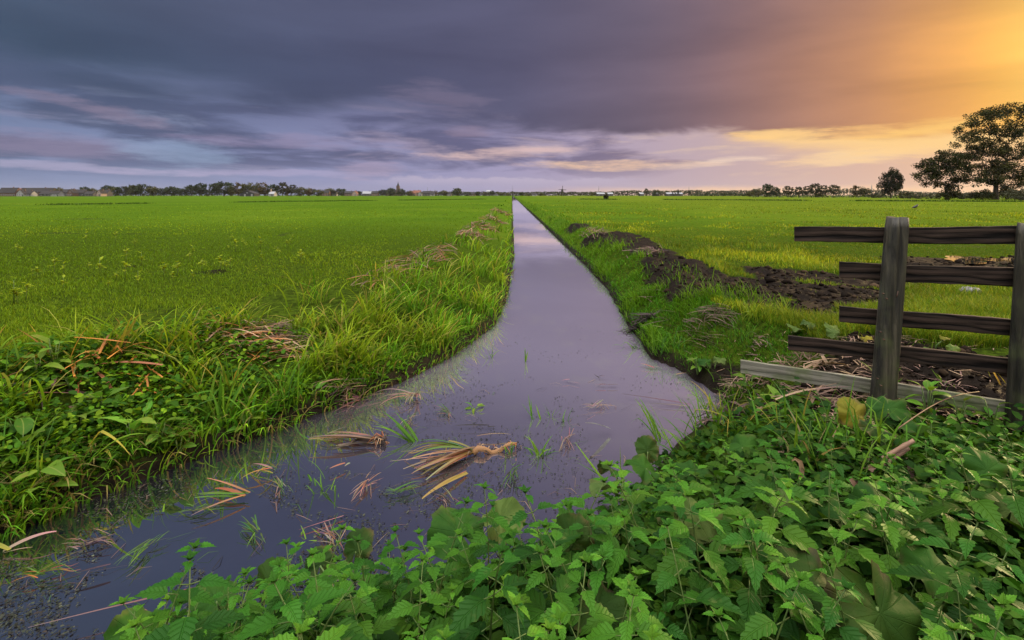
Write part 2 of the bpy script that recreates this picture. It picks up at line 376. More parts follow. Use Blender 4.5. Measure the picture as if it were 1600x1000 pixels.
M_WHITE = mat_noise('white wall', (0.55, 0.55, 0.55), (0.75, 0.74, 0.73), 1.0)
M_DARKW = mat_noise('tarred boards', (0.015, 0.017, 0.02), (0.035, 0.036, 0.04), 2)
M_GLASS, n = material('window glass'); n.out(n.bsdf((0.03, 0.035, 0.045, 1), 0.08, 0.6))
M_STEEL = mat_noise('grey steel', (0.16, 0.17, 0.18), (0.25, 0.26, 0.28), 2, 0.6)

# ------------------------------------------------------------------ the ground sheet
def axis(parts):
    out = []
    for a, b, st_ in parts: out.append(np.arange(a, b, st_))
    return np.concatenate(out)
gx = np.concatenate([-np.geomspace(4000, 8.1, 70), axis([(-8, -4, 0.16), (-4, 5.6, 0.055), (5.6, 12, 0.16)]), np.geomspace(12, 4000, 70)])
gy = np.concatenate([[-60, -30, -12, -6, -4], axis([(-3, 0.6, 0.2), (0.6, 9, 0.055), (9, 16, 0.11), (16, 30, 0.3)]), np.geomspace(30, 4000, 110)])
GX, GY = np.meshgrid(gx, gy); GZ = ground(GX, GY)
GM = np.maximum(mudmask(GX, GY)*sstep(0.0, 0.1, wdist(GX, GY)), sstep(0.16, 0.02, wdist(GX, GY)))
GM = np.maximum(GM, 0.75*sstep(2.3, 1.9, GY)*sstep(-4.0, -2.0, GX)*sstep(5, 3.2, GX))
nx, ny = len(gx), len(gy)
I = np.arange(nx*ny).reshape(ny, nx)
Q = np.stack([I[:-1, :-1], I[:-1, 1:], I[1:, 1:], I[1:, :-1]], -1).reshape(-1, 4)
me = fast_mesh('ground', np.stack([GX, GY, GZ], -1).reshape(-1, 3), Q, np.zeros((0, 3), int), M_GROUND)
a = me.attributes.new('mud', 'FLOAT', 'POINT'); a.data.foreach_set('value', GM.astype(np.float32).ravel())
tag(obj('ground', me), kind='structure')
wx = np.concatenate([[-9, -6], np.arange(-4, 3.01, 0.1), [4.5]]); wy = np.concatenate([[-4, -2, 0], np.arange(1, 12, 0.15), np.geomspace(12, 900, 40)])
WX, WY = np.meshgrid(wx, wy); d_ = wdist(WX, WY); nx, ny = len(wx), len(wy); I = np.arange(nx*ny).reshape(ny, nx)
Q = np.stack([I[:-1, :-1], I[:-1, 1:], I[1:, 1:], I[1:, :-1]], -1).reshape(-1, 4)
okq = d_.ravel()[Q].min(1) < 0.6
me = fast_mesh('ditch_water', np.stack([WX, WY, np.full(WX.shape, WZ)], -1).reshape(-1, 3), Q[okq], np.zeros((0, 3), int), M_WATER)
a = me.attributes.new('sky_sheen', 'FLOAT', 'POINT')
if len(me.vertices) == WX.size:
    a.data.foreach_set('value', (sstep(-0.05, 0.10, -d_)*sstep(1.9, 6.2, WY+0.55*WX)).astype(np.float32).ravel())  # painted sky reflection: stronger up the ditch, none at the banks
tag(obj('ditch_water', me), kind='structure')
_gz0 = gz
import bisect
_gxl, _gyl = gx.tolist(), gy.tolist(); _gzl = GZ.tolist()
def gz(x, y):
    i = min(max(bisect.bisect_right(_gxl, x)-1, 0), len(_gxl)-2); j = min(max(bisect.bisect_right(_gyl, y)-1, 0), len(_gyl)-2)
    u = (x-_gxl[i])/(_gxl[i+1]-_gxl[i]); v = (y-_gyl[j])/(_gyl[j+1]-_gyl[j])
    return (_gzl[j][i]*(1-u)+_gzl[j][i+1]*u)*(1-v)+(_gzl[j+1][i]*(1-u)+_gzl[j+1][i+1]*u)*v
# a puddle in the trodden mud behind the fence
for (px, py, rx, ry) in ((1530, 411, 0.55, 0.5), (1590, 413, 0.5, 0.35)):
    p = at(px, py, 0.02); vs = []; N = 28
    for k in range(N):
        t = 2*math.pi*k/N; q = 1+0.28*math.sin(3*t+px)+0.18*math.sin(5*t+1)
        vs.append((p.x+rx*q*math.cos(t), p.y+ry*q*math.sin(t), gz(p.x, p.y)+0.055))
    tag(obj('puddle', mesh('puddle', vs, [tuple(range(N))], M_WATER)), kind='structure')
QUAL = 1.0
def NB(k): return int(k*QUAL)
# ------------------------------------------------------------------ grass (stuff): single bent blades
def blades(name, P, L, W, lean, cols, tipcols, mat, segs=3, heading=None, droop=0.6):
    N = len(P)
    th = rng.uniform(0, 2*np.pi, N) if heading is None else heading
    hx, hy = np.cos(th), np.sin(th)
    fa = th + np.pi/2 + rng.normal(0, 0.6, N)
    wx, wy = np.cos(fa), np.sin(fa)
    V = np.zeros((N, 2*segs+1, 3), dtype=np.float32); C = np.zeros((N, 2*segs+1, 3), dtype=np.float32)
    for k in range(segs+1):
        t = k/segs
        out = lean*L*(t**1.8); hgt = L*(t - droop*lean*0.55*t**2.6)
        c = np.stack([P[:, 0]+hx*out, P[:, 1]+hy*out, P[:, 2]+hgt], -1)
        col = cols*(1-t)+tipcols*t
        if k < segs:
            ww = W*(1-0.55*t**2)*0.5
            o = np.stack([wx*ww, wy*ww, np.zeros(N)], -1)
            V[:, 2*k] = c-o; V[:, 2*k+1] = c+o; C[:, 2*k] = col; C[:, 2*k+1] = col
        else:
            V[:, 2*segs] = c; C[:, 2*segs] = col
    M = 2*segs+1; base = (np.arange(N)*M)[:, None]
    Q = np.concatenate([base+np.array([2*k, 2*k+1, 2*k+3, 2*k+2]) for k in range(segs-1)], 0) if segs > 1 else np.zeros((0, 4), int)
    T = base+np.array([2*segs-2, 2*segs-1, 2*segs])
    return fast_mesh(name, V.reshape(-1, 3), Q, T, mat, C.reshape(-1, 3))
def screen_pts(N, x0, x1, y0, y1, z=0.0):
    px = rng.uniform(x0, x1, N); py = rng.uniform(y0, y1, N)
    Y = F*(CAM_H-z)/(py-305); return (px-800)/F*Y, Y
def palette(n_, cs, wts=None, jit=0.18):
    cs = np.array(cs); i = rng.choice(len(cs), n_, p=wts)
    return cs[i]*np.exp(rng.normal(0, 1.6*jit, (n_, 1)))
def mixc(a, b, t): return a*(1-t[:, None])+b*t[:, None]

# left meadow, short and even
X, Y = screen_pts(NB(215000), -420, 815, 317, 700)
d = wdist(X, Y); m = mudmask(X, Y)
tram = fbm(X*0.55-Y*0.06, Y*0.16, 4, 41)
k = (d > 1.15) & (X < 0.5) & (rng.random(len(X)) < 1-0.85*sstep(0.50, 0.64, fbm(X*1.1+3, Y*0.8, 4, 44))*sstep(7, 2.4, d)-0.35*sstep(2.8, 1.6, d))
X, Y = X[k], Y[k]; d = d[k]
tuft = fbm(X*1.6, Y*1.6, 3, 31)
bigp = fbm(X*0.22-Y*0.03, Y*0.10, 3, 33)
L = (0.026+0.042*tuft)*rng.uniform(0.7, 1.3, len(X))*(1+0.004*Y); W = np.maximum(0.006, 0.0013*Y)
c = mixc(palette(len(X), [(0.066, 0.140, 0.006), (0.095, 0.175, 0.007), (0.135, 0.210, 0.012)]), palette(len(X), [(0.048, 0.112, 0.005), (0.064, 0.132, 0.005)]), sstep(0.40, 0.62, bigp)*0.8)
tip = c*np.array([1.35, 1.18, 1.0])
P = np.stack([X, Y, ground(X, Y)-0.01], -1)
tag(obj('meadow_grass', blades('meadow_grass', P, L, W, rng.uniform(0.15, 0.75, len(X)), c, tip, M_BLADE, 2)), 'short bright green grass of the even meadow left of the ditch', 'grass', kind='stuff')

# right meadow, tussocky and yellower, plus the strip behind the fence
X, Y = screen_pts(NB(230000), 790, 1860, 313, 545)
d = wdist(X, Y); m = mudmask(X, Y)
k = (d > 0.75) & (X > 1) & (rng.random(len(X)) > np.where(m > 0.3, 0.985, m))
X, Y = X[k], Y[k]; m = m[k]
tuft = fbm(X*1.15, Y*0.9, 4, 51)*0.6+0.4*fbm(X*0.35, Y*0.18, 3, 52)
near = sstep(5.5, 5.1, Y)*sstep(2.0, 2.5, X)
L = (0.028+0.12*sstep(0.42, 0.72, tuft)+0.06*near)*rng.uniform(0.6, 1.3, len(X))*(1-0.5*m); W = np.maximum(0.005, 0.0011*Y)
yel = fbm(X*0.5, Y*0.4, 3, 53)
c = mixc(palette(len(X), [(0.060, 0.125, 0.006), (0.110, 0.165, 0.008), (0.160, 0.190, 0.014)]), palette(len(X), [(0.026, 0.075, 0.006), (0.095, 0.120, 0.012), (0.040, 0.095, 0.006)]), sstep(0.40, 0.60, yel)*0.75)
c = c*(0.72+0.6*sstep(0.42, 0.66, fbm(X*1.15+0.25, Y*0.9+0.25, 4, 51)))[:, None]
tip = c*np.array([1.45, 1.25, 1.0])
P = np.stack([X, Y, ground(X, Y)-0.01], -1)
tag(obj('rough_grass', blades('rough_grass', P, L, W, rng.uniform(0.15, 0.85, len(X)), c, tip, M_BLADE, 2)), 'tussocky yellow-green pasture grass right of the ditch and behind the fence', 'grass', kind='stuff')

# blades keep clear of the broken reeds and the docks on the left bank
CLEAR = []
for (px, py, cr) in ((392, 545, 0.42), (430, 530, 0.30), (380, 570, 0.28), (185, 590, 0.34), (180, 625, 0.3), (85, 600, 0.28), (85, 640, 0.3), (535, 618, 0.22), (250, 705, 0.22), (205, 705, 0.22), (225, 690, 0.2), (50, 740, 0.25), (70, 775, 0.2),
                     (610, 440, 0.5), (655, 412, 0.8), (682, 398, 0.9), (742, 374, 1.2), (756, 360, 1.4), (772, 348, 1.6), (160, 655, 0.25), (120, 685, 0.25)):
    p = at(px, py, -0.1); CLEAR.append((p.x, p.y, cr))
# left bank: long arching blades, from the crest down to the water
def bankpts(N, x0, x1, y0, y1, dmin, dmax, side):
    X, Y = screen_pts(N, x0, x1, y0, y1, -0.2); d = wdist(X, Y)
    k = (d > dmin) & (d < dmax) & ((X < 0.9) if side < 0 else (X > 0.9)); return X[k], Y[k], d[k]
X, Y, d = bankpts(NB(95000), -160, 815, 312, 850, -0.02, 1.75, -1)
cl = fbm(X*2.6, Y*2.6, 3, 61)
k = rng.random(len(X)) < 0.10+0.8*sstep(0.40, 0.60, cl)+0.5*sstep(0.3, 0.05, d)
nl = sstep(4.9, 4.0, Y-0.0*X)                      # nearer than the bend other plants take over
k &= rng.random(len(X)) > 0.74*nl
for (cx, cy, cr) in CLEAR: k &= ((X-cx)**2+(Y-cy)**2 > cr*cr*rng.uniform(0.6, 1.3, len(X)))
k &= X-0.55*Y < -3.0+1.2*sstep(5, 9, Y)+4*sstep(8, 12, Y)
k &= rng.random(len(X)) > 0.75*sstep(1.25, 1.7, d)
X, Y, d, cl = X[k], Y[k], d[k], cl[k]
L = (0.11+0.36*sstep(0.40, 0.70, cl))*rng.uniform(0.6, 1.25, len(X))*(0.7+0.3*sstep(0.02, 0.4, d))
W = np.maximum(0.013, 0.0019*Y)*rng.uniform(0.5, 1.6, len(X))
c = mixc(palette(len(X), [(0.024, 0.095, 0.006), (0.044, 0.145, 0.008), (0.075, 0.185, 0.010)]), palette(len(X), [(0.090, 0.175, 0.008), (0.12, 0.19, 0.012), (0.10, 0.16, 0.01)]), sstep(0.45, 0.65, fbm(X*1.1, Y*1.1, 3, 63))*0.6)
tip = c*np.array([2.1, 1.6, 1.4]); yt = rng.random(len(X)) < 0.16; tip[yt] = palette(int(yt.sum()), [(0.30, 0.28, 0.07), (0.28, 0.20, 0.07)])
P = np.stack([X, Y, np.maximum(ground(X, Y), WZ)-0.01], -1)
hd = rng.normal(-0.5, 1.4, len(X))
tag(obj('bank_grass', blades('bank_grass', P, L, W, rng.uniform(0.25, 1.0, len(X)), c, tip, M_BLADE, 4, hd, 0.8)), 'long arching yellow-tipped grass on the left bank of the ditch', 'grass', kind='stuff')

# fringe hanging over the water along the foot of the left bank
X, Y, d = bankpts(NB(60000), -160, 815, 325, 930, -0.05, 0.34, -1)
k = (X-0.55*Y < -3.0+1.2*sstep(5, 9, Y)+4*sstep(8, 12, Y)) & (rng.random(len(X)) < 0.25+sstep(0.42, 0.6, fbm(X*3.1, Y*3.1, 3, 65)))
X, Y, d = X[k], Y[k], d[k]
L = rng.uniform(0.06, 0.26, len(X)); W = np.maximum(0.009, 0.0014*Y)*rng.uniform(0.6, 1.5, len(X))
c = palette(len(X), [(0.026, 0.085, 0.005), (0.045, 0.120, 0.006), (0.070, 0.150, 0.008), (0.10, 0.085, 0.03)]); tip = c*1.3
P = np.stack([X, Y, np.maximum(ground(X, Y), WZ)-0.01], -1)
tag(obj('fringe_grass', blades('fringe_grass', P, L, W, rng.uniform(0.3, 1.2, len(X)), c, tip, M_BLADE, 4, rng.normal(-0.9, 1.0, len(X)), 1.0)), 'grass fringe drooping over the water along the foot of the left bank', 'grass', kind='stuff')

# right bank: lush, shorter
X, Y, d = bankpts(NB(110000), 790, 1260, 311, 640, 0.0, 1.35, 1)
m = mudmask(X, Y); k = (rng.random(len(X)) > 0.95*m) & (Y > 4.0)
k &= (rng.random(len(X)) > 0.6*sstep(5.8, 5.0, Y))
X, Y, d = X[k], Y[k], d[k]
cl = fbm(X*2.2, Y*1.8, 3, 71)
L = (0.06+0.16*sstep(0.38, 0.7, cl))*rng.uniform(0.6, 1.25, len(X)); W = np.maximum(0.006, 0.0011*Y)
c = mixc(palette(len(X), [(0.030, 0.115, 0.006), (0.044, 0.138, 0.006)]), palette(len(X), [(0.080, 0.160, 0.006), (0.055, 0.12, 0.006)]), sstep(0.4, 0.65, cl)*0.6)
tip = c*np.array([1.4, 1.25, 1.1])
P = np.stack([X, Y, np.maximum(ground(X, Y), WZ)-0.01], -1)
tag(obj('verge_grass', blades('verge_grass', P, L, W, rng.uniform(0.2, 0.95, len(X)), c, tip, M_BLADE, 3, rng.normal(math.pi, 1.5, len(X)), 0.8)), 'lush dark green grass on the right bank of the ditch', 'grass', kind='stuff')

# small round-leaved weeds covering the near bank corners
def leaflets(name, P, S, cols, mat, tilt=0.6):
    N = len(P); th = rng.uniform(0, 2*np.pi, N); a = np.stack([np.cos(th), np.sin(th), rng.normal(0, tilt, N)], -1)
    a /= np.linalg.norm(a, axis=1)[:, None]
    b = np.stack([-np.sin(th), np.cos(th), rng.normal(0, tilt*0.7, N)], -1); b /= np.linalg.norm(b, axis=1)[:, None]
    nrm = np.cross(a, b)
    sh = [(-0.5, 0, 0), (-0.22, 0.34, 0.06), (0.18, 0.30, 0.05), (0.5, 0, -0.10), (0.18, -0.30, 0.05), (-0.22, -0.34, 0.06)]
    V = np.stack([P+a*(S*x)[:, None]+b*(S*y)[:, None]+nrm*(S*z)[:, None] for x, y, z in sh], 1)
    base = (np.arange(N)*6)[:, None]
    Q = np.concatenate([base+np.array([0, 1, 4, 5])*1, base+np.array([1, 2, 3, 4])], 0)
    Q = np.concatenate([base+np.array([0, 5, 4, 3]), base+np.array([0, 3, 2, 1])], 0)
    return fast_mesh(name, V.reshape(-1, 3), Q, np.zeros((0, 3), int), mat, np.repeat(cols, 6, 0), smooth=False)
X, Y = screen_pts(NB(44000), -200, 640, 545, 880, -0.25); d = wdist(X, Y)
k = (d > 0.03) & (d < 1.5) & (X < 0) & (rng.random(len(X)) < 0.15+sstep(0.4, 0.6, fbm(X*3, Y*3, 3, 81)))
X, Y, d = X[k], Y[k], d[k]
P = np.stack([X, Y, ground(X, Y)+rng.uniform(0.01, 0.17, len(X))*sstep(0, 0.3, d)], -1)
c = palette(len(X), [(0.036, 0.105, 0.006), (0.055, 0.140, 0.006), (0.100, 0.185, 0.008), (0.022, 0.070, 0.006)])
tag(obj('creeping_weeds', leaflets('creeping_weeds', P, rng.uniform(0.02, 0.06, len(X)), c, M_BLADE)), 'small-leaved creeping weeds over the near corner of the left bank', 'ground cover', kind='stuff')
X, Y = screen_pts(NB(32000), -100, 1800, 590, 1130, 0.1); d = wdist(X, Y)
k = (d > 0.04) & (Y < np.where(X < 1.75, 3.9, 2.75)) & (X > -2.6)
X, Y, d = X[k], Y[k], d[k]
P = np.stack([X, Y, np.maximum(ground(X, Y), WZ)+0.02+rng.uniform(0.01, 0.12, len(X))*(0.35+0.65*sstep(0, 0.5, d))], -1)
c = palette(len(X), [(0.012, 0.045, 0.005), (0.022, 0.065, 0.006), (0.034, 0.082, 0.007)])
tag(obj('undergrowth', leaflets('undergrowth', P, rng.uniform(0.025, 0.065, len(X)), c, M_BLADE)), 'low leafy undergrowth beneath the nettles of the near bank', 'ground cover', kind='stuff')

# dark rush line of the cross ditches far out in both fields
def rushes(name, a, b, N, hgt, label, col):
    t = rng.random(N); a = np.array(a); b = np.array(b)
    L2 = np.hypot(*(b-a)); X = a[0]+(b[0]-a[0])*t+rng.normal(0, 0.5, N); Y = a[1]+(b[1]-a[1])*t+rng.normal(0, 0.5, N)
    k = (np.abs(X-0.9) > 4) & (vnoise(t*L2/7.0, t*0, 91) > 0.3); X, Y = X[k], Y[k]
    P = np.stack([X, Y, np.zeros(len(X))-0.02], -1)
    c = palette(len(X), col)
    tag(obj(name, blades(name, P, hgt*rng.uniform(0.4, 1.1, len(X)), np.full(len(X), 0.09), rng.uniform(0.1, 0.7, len(X)), c, c*1.3, M_BLADE, 2)), label, 'rushes', kind='stuff')
rc = [(0.022, 0.055, 0.008), (0.03, 0.06, 0.012)]
rushes('rushes', (-62, 55), (-8, 150), 4200, 0.32, 'dark line of rushes along the cross ditch in the left meadow', rc)
rushes('rushes', (12, 150), (120, 68), 6500, 0.45, 'dark line of rushes along the cross ditch in the right meadow', rc)

# crumbly clods of peat on the dug strip and round the fence
X, Y = screen_pts(NB(17000), 880, 1750, 350, 680); m = mudmask(X, Y); d = wdist(X, Y)
k = (m > 0.35) & (d > 0.15) & (X > 0.9) & (rng.random(len(X)) < 0.75); X, Y = X[k], Y[k]; N = len(X)
S = np.exp(rng.normal(-4.15, 0.55, N))*np.clip(Y/6.0, 0.6, 1.15)
ico = [(0, 0, -0.5), (0.72, -0.53, -0.45), (-0.28, -0.85, -0.45), (-0.89, 0, -0.45), (-0.28, 0.85, -0.45), (0.72, 0.53, -0.45), (0.28, -0.85, 0.45), (-0.72, -0.53, 0.45), (-0.72, 0.53, 0.45), (0.28, 0.85, 0.45), (0.89, 0, 0.45), (0, 0, 1)]
icf = [(0, 1, 2), (1, 0, 5), (0, 2, 3), (0, 3, 4), (0, 4, 5), (1, 5, 10), (2, 1, 6), (3, 2, 7), (4, 3, 8), (5, 4, 9), (1, 10, 6), (2, 6, 7), (3, 7, 8), (4, 8, 9), (5, 9, 10), (6, 10, 11), (7, 6, 11), (8, 7, 11), (9, 8, 11), (10, 9, 11)]
Z = ground(X, Y); th = rng.uniform(0, 6.3, N); V = np.zeros((N, 12, 3))
for j, (a, b, c_) in enumerate(ico):
    r_ = S*rng.uniform(0.55, 1.4, N); V[:, j] = np.stack([X+(a*np.cos(th)-b*np.sin(th))*r_, Y+(a*np.sin(th)+b*np.cos(th))*r_, Z+c_*r_*0.7+S*0.15], -1)
base = (np.arange(N)*12)[:, None]; T = np.concatenate([base+np.array(f_) for f_ in icf], 0)
cc = palette(N, [(0.006, 0.0042, 0.003), (0.010, 0.007, 0.005), (0.018, 0.012, 0.008), (0.032, 0.021, 0.013)], [0.35, 0.35, 0.2, 0.1])
m_, n = material('peat clod'); P_ = n.coord('Object')
n.out(n.bsdf(n.attr('Col'), 0.9, 0.06, n.bump(n.noise(P_, 60, 4, 0.7), 0.8, 0.01)))
tag(obj('peat_clods', fast_mesh('peat_clods', V.reshape(-1, 3), np.zeros((0, 4), int), T, m_, np.repeat(cc, 12, 0), False)), 'crumbly black clods of peat on the dug strip and around the fence', 'peat clods', kind='stuff')
# ------------------------------------------------------------------ leaf materials
def mat_nettle():
    m, n = material('nettle leaf'); uv = n.coord('UV'); u, v, _ = n.sep(uv)
    av = n.m('ABSOLUTE', n.m('SUBTRACT', v, 0.5))
    ph = n.m('FRACT', n.m('MULTIPLY', n.m('SUBTRACT', u, n.m('MULTIPLY', av, 0.55)), 7.0))
    vein = n.ss(0.16, 0.02, n.m('ABSOLUTE', n.m('SUBTRACT', ph, 0.5)))
    midr = n.ss(0.05, 0.01, av)
    vn = n.m('MAXIMUM', n.m('MULTIPLY', vein, 0.6), midr)
    r = n.rand(); P = n.coord('Object')
    base = n.ramp(r, [(0.0, (0.014, 0.058, 0.005)), (0.35, (0.026, 0.085, 0.006)), (0.7, (0.042, 0.112, 0.007)), (1.0, (0.066, 0.140, 0.008))])
    base = n.mix(1.0, base, n.attr('Col'), 'MULTIPLY')
    base = n.mix(n.ss(0.62, 0.75, n.noise(P, 22, 3)), base, (0.08, 0.11, 0.02, 1))
    c = n.mix(n.m('MULTIPLY', vn, 0.32), base, n.mix(1.0, base, (2.0, 1.7, 2.2, 1), 'MULTIPLY'))
    h = n.m('SUBTRACT', 1.0, vn)
    n.out(leafy(n, n.mix(1.0, c, (0.72, 0.90, 0.95, 1), 'MULTIPLY'), 0.25, 0.55, 0.12, n.bump(h, 0.7, 0.006))); return m
def mat_big(name, c0, c1, blot):
    m, n = material(name); uv = n.coord('UV'); u, v, _ = n.sep(uv)   # u angle 0..1, v radius 0..1
    ph = n.m('ABSOLUTE', n.m('SUBTRACT', n.m('FRACT', n.m('MULTIPLY', u, 11.0)), 0.5))
    vein = n.ss(n.m('ADD', 0.02, n.m('DIVIDE', 0.018, n.m('ADD', v, 0.12))), 0.0, ph)
    net = n.new('ShaderNodeTexVoronoi', feature='DISTANCE_TO_EDGE'); P = n.coord('Object'); n.l.new(P, net.inputs['Vector']); net.inputs['Scale'].default_value = 60
    vn = n.m('MAXIMUM', vein, n.m('MULTIPLY', n.ss(0.05, 0.0, net.outputs['Distance']), 0.10))
    nz = n.noise(P, 9, 5, 0.6)
    base = n.ramp(nz, [(0.3, c0), (0.7, c1)])
    r = n.rand()
    base = n.mix(1.0, base, n.ramp(r, [(0, (0.75, 0.8, 0.9)), (1, (1.3, 1.2, 1.0))]), 'MULTIPLY')
    bl = n.m('MULTIPLY', n.ss(0.50, 0.66, n.m('ADD', n.noise(n.mapping(P, (1, 1, 1), (0, 0, 0), (4, 2, 1)), 5, 5, 0.65), n.m('MULTIPLY', n.ss(0.7, 1.0, v), 0.10))), blot)
    base = n.mix(bl, base, n.ramp(n.noise(P, 17, 3), [(0.4, (0.045, 0.032, 0.022)), (0.6, (0.085, 0.075, 0.026))]))
    c = n.mix(n.m('MULTIPLY', vn, 0.28), base, n.mix(1.0, base, (1.9, 1.6, 1.8, 1), 'MULTIPLY'))
    n.out(leafy(n, c, 0.2, 0.65, 0.08, n.bump(n.m('SUBTRACT', n.m('MULTIPLY', nz, 0.6), vn), 0.5, 0.008))); return m
M_NETTLE = mat_nettle()
M_BUTTER = mat_big('butterbur leaf', (0.012, 0.048, 0.007), (0.025, 0.075, 0.009), 0.40)
M_BUTTERP = mat_big('pale butterbur leaf', (0.042, 0.082, 0.018), (0.075, 0.115, 0.028), 0.40)
M_BUTTERB = mat_big('browning butterbur leaf', (0.012, 0.038, 0.006), (0.024, 0.050, 0.008), 0.8)
M_BUTTERY = mat_big('yellowing butterbur leaf', (0.11, 0.12, 0.012), (0.16, 0.14, 0.02), 0.9)
M_STEM = mat_noise('green stem', (0.05, 0.10, 0.02), (0.09, 0.13, 0.03), 12, 0.6, 0.3, 0.2)

def tube(path, radii, sides=6, cap=True):
    """tapered tube along path -> verts, faces"""
    V, Fc = [], []; path = [Vector(p) for p in path]; n_ = len(path)
    for i, p in enumerate(path):
        t = (path[min(i+1, n_-1)]-path[max(i-1, 0)]).normalized()
        a = t.orthogonal().normalized() if i == 0 else (a - t*a.dot(t)).normalized()
        b = t.cross(a)
        for k in range(sides):
            q = 2*math.pi*k/sides; V.append(p+(a*math.cos(q)+b*math.sin(q))*radii[i])
    for i in range(n_-1):
        for k in range(sides):
            Fc.append((i*sides+k, i*sides+(k+1) % sides, (i+1)*sides+(k+1) % sides, (i+1)*sides+k))
    if cap: Fc.append(tuple(range(sides))[::-1]); Fc.append(tuple(range((n_-1)*sides, n_*sides)))
    return V, Fc
class MB:
    def __init__(self): self.v = []; self.f = []; self.uv = []; self.c = []
    def add(self, V, Fc, M=None, uv=None, col=(1, 1, 1)):
        o = len(self.v)
        for i, p in enumerate(V):
            self.v.append(M @ Vector(p) if M else Vector(p)); self.uv.append(uv[i] if uv else (0, 0)); self.c.append(col)
        for q in Fc: self.f.append(tuple(o+k for k in q))
    def mesh(self, name, mat, smooth=True): return mesh(name, self.v, self.f, mat, smooth, self.uv, self.c)
def box(x0, x1, y0, y1, z0, z1):
    V = [(x, y, z) for z in (z0, z1) for x, y in ((x0, y0), (x1, y0), (x1, y1), (x0, y1))]
    return V, [(3, 2, 1, 0), (4, 5, 6, 7), (0, 1, 5, 4), (1, 2, 6, 5), (2, 3, 7, 6), (3, 0, 4, 7)]

def nettle_leaf(L, W, droop, fold, rnd):
    NS = 11; V, uv, Fc = [], [], []
    for i in range(NS+1):
        t = i/NS
        w_ = W*0.5*(math.sin(math.pi*min(1, t**0.60)))**1.0*(1.0 if t < 0.97 else 0.3)
        tooth = 1.12 if i % 2 else 0.86
        x = L*t; z = -droop*L*t*t
        for sgn in (-1, 0, 1):
            V.append((x+(0.035*L*(1 if i % 2 else -0.4) if sgn else 0), sgn*w_*tooth, z+abs(sgn)*w_*fold+rnd.uniform(-1, 1)*0.006*L)); uv.append((t, 0.5+0.5*sgn*w_/(W*0.5)))
    for i in range(NS):
        a = i*3; Fc += [(a, a+3, a+4, a+1), (a+1, a+4, a+5, a+2)]
    return V, Fc, uv
def nettle_variant(seed, h):
    rnd = random.Random(seed); st_, lf = MB(), MB()
    lx, ly = rnd.uniform(-0.25, 0.25), rnd.uniform(-0.25, 0.25)
    P_ = lambda t: Vector((lx*h*t*t, ly*h*t*t, h*t))
    V, Fc = tube([P_(t/6) for t in range(7)], [0.0030*(1.1-0.7*t/6) for t in range(7)], 5); st_.add(V, Fc)
    npair = int(h/0.040); ang = rnd.uniform(0, 3)
    for i in range(1, npair+1):
        t = i/npair
        if t < 0.22: continue
        size = 0.104*(1-0.72*max(0, (t-0.62)/0.38)**1.3)*rnd.uniform(0.85, 1.12)
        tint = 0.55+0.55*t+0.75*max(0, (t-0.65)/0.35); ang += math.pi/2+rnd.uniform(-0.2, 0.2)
        for s_ in (0, math.pi):
            pet = 0.30*size; p = P_(t); pitch = (0.55*(t-0.45))+rnd.uniform(-0.3, 0.2)
            V, Fc, uv = nettle_leaf(size, size*rnd.uniform(0.50, 0.60), rnd.uniform(0.25, 0.6), rnd.uniform(0.12, 0.4), rnd)
            M = Matrix.Translation(p) @ Matrix.Rotation(ang+s_+rnd.uniform(-0.25, 0.25), 4, 'Z') @ Matrix.Rotation(-pitch, 4, 'Y') @ Matrix.Translation((pet, 0, 0)) @ Matrix.Rotation(rnd.uniform(-0.3, 0.3), 4, 'X')
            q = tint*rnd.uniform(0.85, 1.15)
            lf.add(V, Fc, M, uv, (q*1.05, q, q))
            M2 = Matrix.Translation(p) @ Matrix.Rotation(ang+s_, 4, 'Z') @ Matrix.Rotation(-pitch, 4, 'Y')
            V, Fc = tube([(0, 0, 0), (pet, 0, 0.0)], [0.0014, 0.001], 4); st_.add(V, Fc, M2)
    for k in range(4):   # bud at the tip
        V, Fc, uv = nettle_leaf(0.022, 0.013, 0.3, 0.3, rnd)
        lf.add(V, Fc, Matrix.Translation(P_(1)) @ Matrix.Rotation(k*1.6, 4, 'Z') @ Matrix.Rotation(-0.9, 4, 'Y'), uv, (1.5, 1.35, 1.1))
    return st_.mesh('stem', M_STEM), lf.mesh('foliage', M_NETTLE)
NETTLES = [nettle_variant(100+i, 0.27+0.02*i) for i in range(10)]

